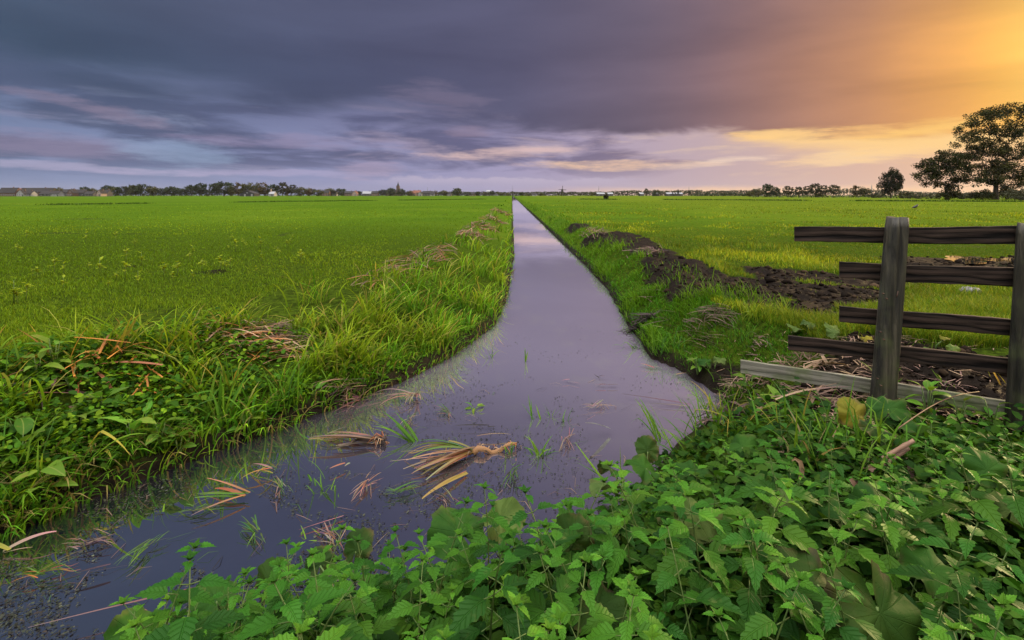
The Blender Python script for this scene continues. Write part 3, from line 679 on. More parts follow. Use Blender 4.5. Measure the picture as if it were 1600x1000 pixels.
# places: along the water's edge first, then the bed back towards the viewer
spots = []
tries = 0
rn = random.Random(5)
while len(spots) < 298 and tries < 30000:
    tries += 1
    y = 0.86+1.9*rn.random()**1.15; x = rn.uniform(-1.08*y-0.35, 1.1*y+0.35)
    dd = float(wdist(np.array([x]), np.array([y]))[0])
    if dd < 0.03 or x > 3.2 or x < -0.74*y: continue
    if x > 0.65 and y > 2.0 and (rn.random() < 0.9 or y > 2.3): continue      # sedge and butterbur stand here
    if y > 2.5: continue
    if x > 0.3 and 1.15 < y < 1.9 and (vnoise(x*2.2, y*2.2, 7) > 0.80): continue
    r_ = 0.060+0.024*y
    if any((x-a)**2+(y-b)**2 < r_*r_ for a, b, *_ in spots): continue
    spots.append((x, y, dd))
for i, (x, y, dd) in enumerate(spots):
    vmax = (9 if y < 1.6 else 6) if dd > 0.35 else 4
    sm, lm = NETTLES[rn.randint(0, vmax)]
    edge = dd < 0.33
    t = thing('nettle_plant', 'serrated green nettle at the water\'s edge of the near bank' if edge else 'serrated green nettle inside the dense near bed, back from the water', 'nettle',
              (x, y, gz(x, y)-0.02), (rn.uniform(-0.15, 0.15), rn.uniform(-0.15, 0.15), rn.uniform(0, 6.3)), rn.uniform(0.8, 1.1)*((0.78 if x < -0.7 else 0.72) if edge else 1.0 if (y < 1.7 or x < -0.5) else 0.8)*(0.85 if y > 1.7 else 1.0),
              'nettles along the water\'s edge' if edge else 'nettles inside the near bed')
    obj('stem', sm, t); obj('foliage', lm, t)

# ------------------------------------------------------------------ butterbur: big kidney-shaped leaves, each on its own stalk
def big_leaf(seed, Rr, cup, wav, notch=0.55, narrow=1.0, fold=0.0, torn=0.06):
    rnd = random.Random(seed); NA, NR = 48, 9; V, uv, Fc = [], [], []
    ph = [rnd.uniform(0, 6.3) for _ in range(6)]
    for j in range(NR+1):
        v = j/NR
        for i in range(NA+1):
            u = i/NA; th = (u-0.5)*2*math.pi*0.965
            e = abs(u-0.5)*2
            r = Rr*(0.90+0.10*math.cos(th)) * (1.0-0.22*max(0, (e-0.90)/0.10)**2)
            r *= 1+0.022*math.sin(9*th+ph[0])*v+0.02*math.sin(17*th+ph[2])*v*v+torn*0.35*math.sin(5*th+ph[1])*v*v+0.03*math.sin(13*th+ph[4])*v**3 + (0.018 if i % 2 else -0.018)*v**4
            x = r*v*math.cos(th)+0.10*Rr; y = r*v*math.sin(th)*narrow
            z = cup*Rr*v*v + wav*1.7*Rr*v*v*(math.sin(3*th+ph[2])*0.8+math.sin(7*th+ph[3])*0.4) - 0.16*Rr*max(0, v-0.35)*(0.6+0.6*math.sin(2*th+ph[5]))+0.10*Rr*math.sin(5*th+ph[4])*max(0, v-0.6) + fold*abs(y) - 0.12*Rr*max(0, math.cos(th))*v**3
            z += 0.02*Rr*math.cos(11*2*math.pi*u)*v*(1-v*0.5)
            V.append((x, y, z)); uv.append((u, v))
    for j in range(NR):
        for i in range(NA):
            a = j*(NA+1)+i; Fc.append((a, a+NA+1, a+NA+2, a+1))
    return V, Fc, uv
BL = {}
def butterbur(px, py, size, mat, label, tilt=(0, 0, 0), up=0.30, cup=-0.10, wav=0.10, narrow=1.0, fold=0.0, seed=None, at_=None, group=None):
    seed = seed or int(px*7+py)
    p = at_ or on_ground(px, py, up)
    g_ = gz(p.x, p.y)
    if wdist(np.array([p.x]), np.array([p.y]))[0] < 0: g_ = WZ
    Rr = size*p.y/F
    t = thing('butterbur_leaf', label, 'leaf plant', (p.x, p.y, g_-0.02), group=group)
    mb = MB(); V, Fc, uv = big_leaf(seed, Rr, cup, wav, 0.5, narrow, fold)
    # tilt = (pitch towards viewer, roll, heading of the tip)
    M = Matrix.Translation((0, 0, p.z-g_+0.02)) @ Matrix.Rotation(tilt[2], 4, 'Z') @ Matrix.Rotation(tilt[1], 4, 'X') @ Matrix.Rotation(tilt[0], 4, 'Y')
    mb.add(V, Fc, None, uv)
    b = obj('blade', mb.mesh('blade', mat), t); b.matrix_local = M
    rnd = random.Random(seed); bx, by = rnd.uniform(-0.06, 0.06), rnd.uniform(-0.02, 0.08)
    tv, tf = tube([(bx, by, 0), (bx*0.9, by*0.8, (p.z-g_)*0.55), (0, 0, p.z-g_+0.02)], [0.007, 0.006, 0.004], 6)
    obj('stalk', mesh('stalk', tv, tf, M_STEM, True), t)
    return t
BB = [  # px, py, radius px, material, label, (pitch, roll, heading), height above ground
 (418, 912, 38, M_BUTTERB, 'brown and purple half-withered round leaf over the water, left end of the near bed', (-0.9, 0.2, 1.2), 0.22),
 (338, 940, 44, M_BUTTER, 'fresh green round leaf at the water\'s edge left of the half-withered brown leaf', (-0.5, -0.2, 2.4), 0.20),
 (556, 862, 34, M_BUTTERB, 'dark green upright leaf with a yellow rim between the nettles and the open water', (-1.0, 0.1, 1.3), 0.24),
 (500, 884, 30, M_BUTTERB, 'greyish green leaf at the water right of the half-withered brown leaf', (-0.8, 0.3, 1.9), 0.20),
 (722, 836, 58, M_BUTTER, 'large green leaf leaning over the water in the middle of the near bank', (-0.55, -0.3, 2.6), 0.24),
 (778, 815, 44, M_BUTTERP, 'pale folded leaf beside the large green leaf leaning over the water', (-0.6, 0.5, 0.4), 0.28),
 (893, 850, 46, M_BUTTERB, 'upright leaf with brown blotches rising from the nettles in the middle of the bed', (-0.95, 0.2, 1.4), 0.36),
 (930, 945, 62, M_BUTTERB, 'broad dark leaf with a curled yellow rim, low among the nettles in the middle', (0.5, 0.2, -1.2), 0.30),
 (1012, 706, 26, M_BUTTERB, 'mottled small round leaf at the water, topmost of the near bank', (-1.0, 0.1, 1.5), 0.20),
 (962, 735, 30, M_BUTTERB, 'dark wilted leaf hanging over the water\'s edge left of the mottled round leaf', (-0.3, 0.6, 2.8), 0.18),
 (1010, 733, 36, M_BUTTER, 'bright green lobed leaf just below the mottled round leaf', (-0.35, 0.1, 2.3), 0.22),
 (1078, 742, 44, M_BUTTER, 'green leaf lying level among the sedge at the water corner', (-0.2, 0.1, 0.4), 0.18),
 (960, 760, 42, M_BUTTERP, 'pale narrow leaf pointing at the water below the dark wilted leaf', (-0.2, 0.5, 3.0), 0.22),
 (1160, 700, 38, M_BUTTER, 'glossy green leaf at the foot of the sedge by the water corner', (-0.3, -0.2, 1.2), 0.16),
 (1192, 762, 38, M_BUTTER, 'round green leaf in the middle of the sedge clump, shaded', (-0.4, 0.2, 2.2), 0.20),
 (1215, 790, 34, M_BUTTERP, 'pale leaf split at its centre vein, in front of the sedge', (-0.5, 0.2, 1.0), 0.20),
 (1080, 804, 50, M_BUTTERP, 'yellow-pale ragged leaf lying over the nettles right of the middle', (-0.15, 0.2, -0.3), 0.34),
 (1270, 820, 46, M_BUTTER, 'blue-green ragged leaf left of the bent brown stalk', (-0.35, -0.2, 2.6), 0.22),
 (1330, 816, 46, M_BUTTER, 'blue-green leaf with a torn edge touching the bent brown stalk', (-0.4, 0.1, 2.0), 0.22),
 (1372, 796, 44, M_BUTTER, 'cupped dark green leaf right behind the bent brown stalk', (-0.75, 0.2, 1.5), 0.24),
 (1432, 818, 44, M_BUTTER, 'green leaf drooping towards the viewer right of the cupped dark leaf', (0.3, 0.1, -0.9), 0.24),
 (1440, 776, 50, M_BUTTER, 'long yellow-green leaf lying under dry straw right of the sedge', (-0.2, 0.3, 0.3), 0.18),
 (1545, 738, 42, M_BUTTER, 'smooth round green leaf facing the viewer at the right edge of the bed', (-0.85, 0.05, 1.5), 0.30),
 (1580, 800, 44, M_BUTTERP, 'yellow-green wavy leaf cut off by the right edge of the picture', (-0.25, 0.1, 0.6), 0.32),
 (1335, 650, 32, M_BUTTERY, 'yellow and brown upright leaf left of the foot of the first fence post', (-1.0, 0.1, 1.5), 0.24),
 (1305, 660, 24, M_BUTTERB, 'brown curled leaf left of the yellow and brown upright leaf', (-0.5, 0.4, 2.8), 0.16),
 (1388, 640, 38, M_BUTTER, 'large green leaf at the foot of the first fence post', (-0.45, 0.1, 1.0), 0.24),
 (1362, 668, 32, M_BUTTERB, 'blotched green leaf hanging in front of the first fence post', (0.2, 0.2, -0.7), 0.22),
 (1405, 662, 30, M_BUTTER, 'green leaf right of the foot of the first fence post', (-0.2, 0.1, 0.2), 0.18),
 (1370, 948, 100, M_BUTTERB, 'huge dark green leaf with a small hole hanging at the bottom of the bed', (0.95, 0.1, -1.35), 0.40),
 (1278, 915, 84, M_BUTTERB, 'huge dark leaf half hidden behind the leaf with a hole', (-0.25, -0.3, 2.9), 0.34),
 (1452, 892, 62, M_BUTTER, 'long dark leaf stretching right from behind the leaf with a hole', (-0.1, 0.25, 0.05), 0.34),
 (1270, 645, 20, M_BUTTER, 'small rounded leaf in the sedge left of the yellow and brown leaf', (-0.3, 0.1, 1.9), 0.16),
 (1245, 512, 16, M_BUTTERP, 'pale green leaf on the peat above the left end of the fourth board', (-0.3, 0.2, 2.5), 0.10),
 (1262, 506, 14, M_BUTTERP, 'smaller pale leaf behind the pale green leaf above the fourth board', (-0.3, 0.2, 0.8), 0.12),
 (1302, 512, 16, M_BUTTERP, 'grey-green leaf left of the third board', (-0.4, 0.2, 1.6), 0.12),
 (1303, 522, 14, M_BUTTERP, 'heart-shaped pale leaf between the third and fourth boards', (-0.8, 0.1, 1.6), 0.10),
 (1352, 528, 11, M_BUTTERY, 'small yellow leaf between the boards left of the first post', (-0.3, 0.1, 0.2), 0.08),
 (1488, 545, 12, M_BUTTERP, 'small cupped leaf on the black peat between the two posts', (-0.6, 0.1, 0.6), 0.10),
 (1455, 545, 10, M_BUTTERP, 'small pale leaf left of the cupped leaf on the black peat', (-0.2, 0.1, 2.6), 0.08),
 (1478, 528, 10, M_BUTTERY, 'yellowing small leaf above the cupped leaf on the black peat', (-0.2, 0.1, 1.6), 0.12),
 (1102, 566, 15, M_BUTTER, 'round leaf at the right water\'s edge left of the low end of the grey board', (-0.4, 0.1, 1.6), 0.12),
 (1122, 562, 13, M_BUTTERP, 'pale round leaf next to the round leaf at the right water\'s edge', (-0.3, 0.1, 0.3), 0.10),
 (214, 990, 46, M_BUTTER, 'bright green leaf edge at the very bottom left, standing over the water', (-0.6, -0.4, 2.9), 0.20),
]
for (px, py, sz, mt, lab, tl, up_) in BB:
    up_ *= 0.62 if py > 760 else 0.8
    sz *= 0.86
    butterbur(px, py, sz, mt, lab, tl, up_, cup=-0.06 if sz > 30 else -0.1, wav=0.15, narrow=0.95)
# ------------------------------------------------------------------ fence
def mat_board(name, dark, lite, mossy=None, lo=0.42, hi=0.75):
    m, n = material(name); P = n.coord('Object')
    kn = n.noise(n.mapping(P, (1.0, 1, 5)), 2.3, 2, 0.5)
    x, y, z = n.sep(P)
    zz = n.m('ADD', n.m('MULTIPLY', z, 42.0), n.m('MULTIPLY', kn, 4.5))
    ring = n.m('ABSOLUTE', n.m('SINE', n.m('MULTIPLY', zz, 1.6)))
    grain = n.noise(n.mapping(P, (2.2, 40, 46)), 1.0, 5, 0.65, 0.4)
    v = n.m('ADD', n.m('MULTIPLY', ring, 0.30), n.m('MULTIPLY', grain, 0.70))
    c = n.ramp(v, [(lo, dark), (0.60, tuple(a*0.6+b*0.4 for a, b in zip(dark, lite))), (hi, lite)])
    # dark knots
    vo = n.new('ShaderNodeTexVoronoi'); n.l.new(n.mapping(P, (2.4, 1, 8), (0, 0, 0), (0.3, 0.2, 0.55)), vo.inputs['Vector']); vo.inputs['Scale'].default_value = 1.0
    c = n.mix(n.m('MULTIPLY', n.ss(0.16, 0.06, vo.outputs['Distance']), 0.85), c, (0.008, 0.006, 0.006, 1))
    if mossy: c = n.mix(n.m('MULTIPLY', n.ss(0.45, 0.65, n.noise(P, 4.5, 4, 0.6)), 0.7), c, mossy)
    n.out(n.bsdf(c, 0.75, 0.14, n.bump(v, 0.9, 0.008))); return m
M_BOARD = mat_board('dark weathered board', (0.0035, 0.0025, 0.0022), (0.060, 0.041, 0.032), None, 0.44, 0.80)
M_BOARDG = mat_board('grey mossy board', (0.10, 0.10, 0.08), (0.24, 0.23, 0.19), (0.075, 0.105, 0.03, 1))
def mat_post():
    m, n = material('weathered post wood'); P = n.coord('Object')
    g = n.noise(n.mapping(P, (26, 26, 2.0)), 1.0, 6, 0.65, 0.5); b = n.noise(n.mapping(P, (7, 7, 1.2)), 1.0, 4, 0.6)
    c = n.ramp(g, [(0.36, (0.008, 0.0075, 0.006)), (0.54, (0.036, 0.033, 0.022)), (0.74, (0.105, 0.092, 0.064))])
    c = n.mix(n.m('MULTIPLY', n.ss(0.48, 0.62, b), 0.7), c, (0.018, 0.018, 0.020, 1))
    c = n.mix(n.m('MULTIPLY', n.ss(0.5, 0.7, n.noise(P, 5, 3)), 0.5), c, (0.075, 0.095, 0.030, 1))
    n.out(n.bsdf(c, 0.5, 0.4, n.bump(g, 1.0, 0.014))); return m
M_POST = mat_post()
def invY(px): return 0.3214*(1+0.12*(px-1315)/275)
def fpt(px, py, back=0.0):
    Y = 1/invY(px)+back; return far(px, py, Y)
M_RUSTN = mat_noise('rusty nail', (0.03, 0.015, 0.01), (0.09, 0.045, 0.025), 60, 0.7)
fence = thing('wooden_fence', 'weathered fence end of two posts and five staggered boards beside the ditch', 'fence', (2.17, 3.0, 0.0))
inv = Matrix.Translation((-2.17, -3.0, 0))
def fence_part(name, V, Fc, mat, frame, label=None, smooth=False):
    """vertices in world space; frame = object matrix so that local axes follow the piece"""
    fi = frame.inverted()
    me = mesh(name, [fi @ Vector(v) for v in V], Fc, mat, smooth)
    o = obj(name, me, fence); o.matrix_local = inv @ frame
    if label: o['label'] = label
    return o
fdir = (fpt(1600, 305)-fpt(1200, 305)); fdir.z = 0; fdir.normalize()
fnorm = Vector((-fdir.y, fdir.x, 0))       # away from the viewer
if fnorm.y < 0: fnorm = -fnorm
def board(x0, t0, b0, x1, t1, b1, mat, seed, label=None):
    rnd = random.Random(seed); off = fnorm*0.066; N = 26; V, Fc = [], []
    # continue behind the second post
    ex = 1640; k = (ex-x0)/(x1-x0); te = t0+(t1-t0)*k; be = b0+(b1-b0)*k
    A0, A1, B0, B1 = fpt(x0, t0), fpt(ex, te), fpt(x0, b0), fpt(ex, be)
    for i in range(N+1):
        t = i/N
        T = A0.lerp(A1, t)+off; Bm = B0.lerp(B1, t)+off
        # fpt lies on the fence plane, so the lerp does too
        ca = 0.003 if 0 < i < N else 0.0
        wv = 0.0035*math.sin(7*t+seed)+rnd.uniform(-1, 1)*0.0012
        T = T+Vector((0, 0, wv)); Bm = Bm+Vector((0, 0, wv*0.6+rnd.uniform(-1, 1)*0.0015))
        e = 0.0025; th = 0.026
        up_ = Vector((0, 0, 1))
        V += [Bm+up_*e, T-up_*e, T+fnorm*e, T+fnorm*(th-e), T+fnorm*th-up_*e, Bm+fnorm*th+up_*e, Bm+fnorm*(th-e), Bm+fnorm*e]
    for i in range(N):
        for k2 in range(8):
            a = i*8+k2; b = i*8+(k2+1) % 8; Fc.append((a, a+8, b+8, b)[::-1])
    Fc.append(tuple(range(8))); Fc.append(tuple(range(N*8, N*8+8))[::-1])
    xa = (A1-A0).normalized(); ya = fnorm; za = xa.cross(ya)
    fr = Matrix(((xa.x, ya.x, za.x, A0.x), (xa.y, ya.y, za.y, A0.y), (xa.z, ya.z, za.z, A0.z), (0, 0, 0, 1)))
    # exact rotation basis
    ya2 = za.cross(xa).normalized(); za2 = xa.cross(ya2)
    fr = Matrix(((xa.x, ya2.x, za2.x, A0.x), (xa.y, ya2.y, za2.y, A0.y), (xa.z, ya2.z, za2.z, A0.z), (0, 0, 0, 1)))
    return fence_part('board', V, Fc, mat, fr, label)
board(1243, 356, 379, 1590, 355, 384, M_BOARD, 1, 'topmost dark board with a large knot near its free end')
board(1315, 412, 437, 1590, 422, 452, M_BOARD, 2)
board(1315, 482, 507, 1590, 504, 530, M_BOARD, 3)
board(1233, 528, 551, 1582, 565, 590, M_BOARD, 4)
board(1157, 567, 588, 1575, 632, 656, M_BOARDG, 5, 'grey-green mossy bottom board, longest of the five')
def post(topx, topy, botx, Y, r, seed, label):
    rnd = random.Random(seed); top = far(topx, topy, Y); bot = Vector(((botx-800)/F*Y, Y, 0.0))
    ax = (top-bot).normalized(); bot = bot-ax*0.35
    N, S = 22, 20; V, Fc = [], []; Ln = (top-bot).length
    a = Vector((1, 0, 0)); a = (a-ax*a.dot(ax)).normalized(); b = ax.cross(a)
    sq = [1+0.07*math.cos(4*(2*math.pi*k/S)+0.6+seed)+0.04*math.sin(3*2*math.pi*k/S+seed)+rnd.uniform(-0.025, 0.025) for k in range(S)]
    crack = rnd.randint(0, S-1)
    crack = int(S*0.78)
    for i in range(N+1):
        t = i/N; p = bot+ax*Ln*t; rr = r*(1.06-0.10*t)
        for k in range(S):
            q = 2*math.pi*k/S; w_ = rr*sq[k]*(1+0.02*math.sin(5*t+k))
            if k == crack and t > 0.55: w_ *= 0.86
            if i == N: w_ *= 0.93
            V.append(p+(a*math.cos(q)+b*math.sin(q))*w_+(ax*(0.006*math.cos(q*2+seed)) if i >= N-1 else Vector((0, 0, 0))))
    V.append(top-ax*0.002); c_ = len(V)-1
    # slightly lower rim ring gives the sawn top a worn edge
    for i in range(N):
        for k in range(S): Fc.append((i*S+k, i*S+(k+1) % S, (i+1)*S+(k+1) % S, (i+1)*S+k))
    for k in range(S): Fc.append((N*S+k, N*S+(k+1) % S, c_))
    fr = Matrix.Translation(bot)
    return fence_part('post', V, Fc, M_POST, fr, label, True)
p1_ = post(1402, 340, 1379, 3.0, 0.058, 3, 'taller leaning post with a sawn flat top')
p2_ = post(1610, 350, 1593, 2.78, 0.053, 8, 'second post at the right edge of the picture')
for pp, pxs in ((p1_, 1391), (p2_, 1604)):
    for k, pyy in enumerate((364, 372, 424, 436, 497, 508, 548, 558)):
        Yn = (3.0 if pp is p1_ else 2.78)-0.061; c_ = far(pxs-(pyy-365)*0.066+(k % 2)*6-3, pyy, Yn)
        V, Fc = tube([c_+Vector((0, 0.012, 0)), c_+Vector((0, -0.001, 0)), c_+Vector((0, -0.003, 0))], [0.0042, 0.0042, 0.002], 8)
        q = obj('nail', mesh('nail', V, Fc, M_RUSTN, True)); q.parent = pp; q.matrix_local = (pp.matrix_local.inverted() @ inv)
nl_ = tube([(2.232, 2.925, 1.0), (2.222, 2.915, 0.985), (2.216, 2.918, 0.965)], [0.0025, 0.0025, 0.002], 6)
no = obj('nail', mesh('nail', [Vector(v) for v in nl_[0]], nl_[1], M_RUSTN, True)); no.parent = p1_
no.matrix_local = (p1_.matrix_local.inverted() @ inv)

# ------------------------------------------------------------------ reed and sedge leaves
def ribbon(path, w0, fold=0.25, taper=0.9, col0=(0.1, 0.1, 0.05), col1=None, mb=None, up=Vector((0, 0, 1)), blunt=False):
    """a folded strap leaf along path, widest near its first third"""
    col1 = col1 or col0; path = [Vector(p) for p in path]; n_ = len(path); o = len(mb.v)
    for i, p in enumerate(path):
        t = i/(n_-1); tg = (path[min(i+1, n_-1)]-path[max(i-1, 0)]).normalized()
        sd_ = tg.cross(up)
        if sd_.length < 1e-3: sd_ = Vector((1, 0, 0))
        sd_.normalize(); nn = sd_.cross(tg)
        w_ = w0*0.5*((0.7+0.3*min(1, t*4)) * (1-taper*max(0, (t-0.35)/0.65)**1.5))
        if blunt: w_ = w0*0.5
        c = tuple(a*(1-t)+b*t for a, b in zip(col0, col1))
        mb.v += [p-sd_*w_+nn*w_*fold, p, p+sd_*w_+nn*w_*fold]; mb.uv += [(0, 0)]*3; mb.c += [c]*3
    for i in range(n_-1):
        a = o+i*3; mb.f += [(a, a+3, a+4, a+1), (a+1, a+4, a+5, a+2)]
def arc(p, heading, L, lean, droop, n_=9, kink=None, rnd=random, z0=1.0):
    """curved leaf axis from p: rises then falls over"""
    pts = []; q = Vector(p); el_ = math.pi/2-lean; h = heading
    for i in range(n_+1):
        pts.append(q.copy())
        st_ = L/n_; q = q+Vector((math.cos(h)*math.cos(el_), math.sin(h)*math.cos(el_), math.sin(el_)))*st_
        el_ -= droop/n_*(0.4+1.2*i/n_)
        if kink and i == kink[0]: el_ -= kink[1]; h += rnd.uniform(-0.4, 0.4)
    return pts
GREENS = [(0.045, 0.125, 0.012), (0.060, 0.145, 0.012), (0.085, 0.165, 0.015), (0.04, 0.10, 0.02)]
YELL = [(0.24, 0.22, 0.035), (0.20, 0.20, 0.03), (0.28, 0.19, 0.04)]
RUST = [(0.30, 0.105, 0.035), (0.36, 0.15, 0.04), (0.22, 0.085, 0.04)]
TAN = [(0.30, 0.20, 0.12), (0.24, 0.16, 0.10), (0.36, 0.25, 0.16), (0.17, 0.11, 0.075)]
PURP = [(0.20, 0.12, 0.10), (0.13, 0.075, 0.07), (0.25, 0.16, 0.13), (0.08, 0.05, 0.05)]
PINK = [(0.33, 0.21, 0.17), (0.27, 0.17, 0.14), (0.22, 0.14, 0.11)]
BLACK = [(0.015, 0.012, 0.012), (0.03, 0.022, 0.02)]
def sedge(px, py, n_, L, label, cols=GREENS, lean=(0.05, 0.7), droop=(0.2, 1.4), w_=0.011, tips=None, head=None, spread=0.05, dz=0.0, water=False, group=None, name='sedge_tuft', cat='grass tuft'):
    rnd = random.Random(int(px*13+py*7)); p = at(px, py, WZ) if water else on_ground(px, py, dz)
    mb = MB()
    for i in range(n_):
        h = rnd.uniform(0, 2*math.pi) if head is None else rnd.gauss(head, 0.5)
        q = Vector((rnd.gauss(0, spread), rnd.gauss(0, spread), -0.02)); LL = L*rnd.uniform(0.55, 1.1)
        kink = (rnd.randint(3, 6), rnd.uniform(0.5, 1.4)) if rnd.random() < 0.22 else None
        c = rnd.choice(cols); c1 = rnd.choice(tips) if tips and rnd.random() < 0.6 else tuple(min(1, a*1.3) for a in c)
        ribbon(arc(q, h, LL, rnd.uniform(*lean), rnd.uniform(*droop), 9, kink, rnd), w_*rnd.uniform(0.7, 1.25), 0.3, 0.95, c, c1, mb, Vector((0, 0, 1)) if False else Vector((rnd.uniform(-.4, .4), rnd.uniform(-.4, .4), 1)))
    o = obj(name, mb.mesh(name, M_BLADE), None, p); return tag(o, label, cat, group)
# water corner on the right, in front of the butterbur
S1 = 'strap-leaved green sedge '
sedge(1040, 690, 12, 0.34, S1+'standing in the water at the left end of the corner clump', water=True, lean=(0.3, 1.0), head=math.pi*0.8)
sedge(1095, 680, 16, 0.40, S1+'at the water, right of the leftmost sedge of the corner clump', water=True, lean=(0.05, 0.8))
sedge(1140, 690, 14, 0.40, S1+'upright with light tips in the middle of the corner clump', lean=(0.0, 0.5), tips=YELL)
sedge(1180, 700, 16, 0.36, S1+'with drooping blades behind the glossy butterbur leaf', lean=(0.1, 0.8), droop=(0.8, 2.2))
sedge(1230, 690, 14, 0.36, S1+'left of the yellow and brown butterbur leaf', tips=YELL)
sedge(1290, 715, 16, 0.40, S1+'with bright upright blades below the yellow and brown butterbur leaf', lean=(0.0, 0.55))
sedge(1255, 745, 14, 0.34, S1+'in the middle of the near bed beside a dry curled leaf', tips=TAN)
sedge(1340, 735, 14, 0.40, S1+'left of the pair of long dry stalks', lean=(0.0, 0.6))
sedge(1385, 740, 14, 0.42, S1+'right of the pair of long dry stalks', lean=(0.0, 0.7))
sedge(1430, 735, 14, 0.40, S1+'between the dry stalks and the smooth round leaf', lean=(0.1, 0.9), droop=(0.6, 2.0))
sedge(1310, 785, 12, 0.34, S1+'standing above the torn blue-green leaf', lean=(0.0, 0.6))
sedge(1480, 760, 10, 0.36, S1+'left of the smooth round leaf with long arching blades', lean=(0.3, 1.0), droop=(0.8, 2.0))
sedge(1105, 640, 8, 0.22, S1+'small, on the mud left below the grey bottom board', water=False)
sedge(1190, 640, 12, 0.26, 'fine grass tuft among dead straw below the grey bottom board', w_=0.007)
sedge(1385, 600, 5, 0.22, 'sharply bent green blades at the foot of the first fence post', w_=0.016, lean=(0.2, 0.7), dz=0.1)
sedge(985, 735, 1, 0.30, 'single tall upright green blade at the water below the near bed\'s tip', w_=0.016, lean=(0.0, 0.06), droop=(0.0, 0.1), dz=0.05)
sedge(935, 745, 2, 0.34, 'two long green blades slanting left over the water', w_=0.018, lean=(0.95, 1.15), droop=(-0.1, 0.2), head=math.pi*0.85, dz=0.05)
sedge(1075, 700, 14, 0.32, S1+'leaning left over the water, lowest of the corner clump', lean=(0.3, 1.0), head=math.pi*0.9)
sedge(1120, 660, 16, 0.34, S1+'standing tall behind the corner clump, near the dark dead leaves', lean=(0.0, 0.6), tips=YELL)
# right bank, up to the mud
S2 = 'green sedge tuft on the right bank '
sedge(1035, 555, 18, 0.34, S2+'standing tallest beside the black clod', lean=(0.0, 0.6))
sedge(985, 500, 12, 0.26, S2+'above the black clod', lean=(0.1, 0.9))
sedge(1060, 545, 14, 0.26, S2+'right of the tallest tuft, among straw', lean=(0.1, 0.8))
sedge(1000, 545, 10, 0.26, S2+'hanging over the water below the black clod', lean=(0.5, 1.2), head=math.pi*1.1)
sedge(1180, 500, 22, 0.30, 'sunlit yellow-green grass tuft left of the third board', cols=[(0.10, 0.17, 0.012), (0.14, 0.19, 0.02)], w_=0.009)
sedge(1225, 490, 20, 0.26, 'second sunlit grass tuft nearer the third board', cols=[(0.10, 0.17, 0.012), (0.13, 0.18, 0.02)], w_=0.009)
sedge(1160, 530, 22, 0.22, 'dark green grass tuft above the dead straw left of the fence', w_=0.008)
sedge(1210, 545, 16, 0.18, 'low green grass tuft touching the left end of the fourth board', w_=0.008)
sedge(1480, 605, 8, 0.12, 'small weed tuft on the black peat between the lowest boards', w_=0.010)
sedge(1570, 600, 8, 0.14, 'small pale tuft on the peat beside the second post', w_=0.008, cols=YELL)
# left bank
S3 = 'sedge tuft on the left bank '
sedge(440, 640, 18, 0.42, 'tall dark green '+S3+'where the ditch bends', lean=(0.0, 0.4), w_=0.014)
sedge(345, 660, 16, 0.46, 'broad dark '+S3+'left of the tall one at the bend', lean=(0.05, 0.5), w_=0.018)
sedge(360, 625, 14, 0.50, 'yellow-edged '+S3+'with a long arching leaf', lean=(0.1, 0.6), tips=YELL, w_=0.018)
sedge(500, 590, 18, 0.40, 'arching '+S3+'over the dead straw fringe', lean=(0.2, 0.8), droop=(0.8, 2.0), tips=YELL)
sedge(260, 575, 18, 0.42, 'pale-tipped arching '+S3+'on the crest before the rusty pile', lean=(0.2, 0.9), droop=(0.8, 2.2), tips=YELL)
sedge(310, 560, 18, 0.42, 'wind-bent light '+S3+'just left of the rusty reed pile', lean=(0.3, 1.0), droop=(0.8, 2.2), tips=YELL)
sedge(180, 560, 16, 0.48, 'yellow-orange broad-leaved '+S3+'on the crest', cols=GREENS+YELL, tips=YELL+RUST, w_=0.022, lean=(0.2, 0.9))
sedge(95, 580, 8, 0.50, 'bent two-coloured reed leaves at the left end of the crest', cols=YELL, tips=RUST, w_=0.020, lean=(0.3, 0.9))
sedge(120, 720, 8, 0.50, 'long yellow strap leaves reaching over the near left slope', cols=YELL+GREENS, w_=0.020, lean=(0.3, 1.0))
sedge(30, 760, 14, 0.42, S3+'with thin blades at the left edge of the picture', w_=0.010)
sedge(240, 700, 14, 0.40, 'thin upright '+S3+'above the dark water edge', w_=0.010, lean=(0.0, 0.5))
sedge(600, 560, 18, 0.38, 'bright yellow-green '+S3+'past the bend', cols=[(0.10, 0.18, 0.015), (0.13, 0.19, 0.02)], tips=YELL, w_=0.009)
sedge(660, 530, 18, 0.36, 'second bright yellow-green '+S3+'further along from the bend', cols=[(0.09, 0.17, 0.015), (0.12, 0.19, 0.02)], tips=YELL, w_=0.009)
sedge(10, 600, 10, 0.44, 'yellow-tipped '+S3+'cut by the left picture edge', tips=RUST, w_=0.016)

# floating and standing sprouts in the water
W1 = 'green sprout standing in the water '
sedge(820, 565, 3, 0.24, 'single bright blade standing in mid ditch', water=True, lean=(0.05, 0.25), droop=(0.0, 0.3), w_=0.014, spread=0.01, name='water_sprout', cat='water plant')
sedge(768, 560, 5, 0.16, W1+'near the left bank behind the single bright blade', water=True, spread=0.02, name='water_sprout', cat='water plant')
sedge(836, 655, 5, 0.22, 'slanting sheaf of green blades in mid ditch', water=True, lean=(0.45, 0.7), droop=(0, 0.2), head=math.pi*0.8, w_=0.010, spread=0.015, name='water_sprout', cat='water plant')
sedge(858, 650, 5, 0.16, 'thin grey-green sprout right of the slanting sheaf', water=True, spread=0.015, w_=0.006, name='water_sprout', cat='water plant')
sedge(880, 658, 7, 0.12, 'small bushy sprout, rightmost of the three in mid ditch', water=True, spread=0.015, w_=0.006, name='water_sprout', cat='water plant')
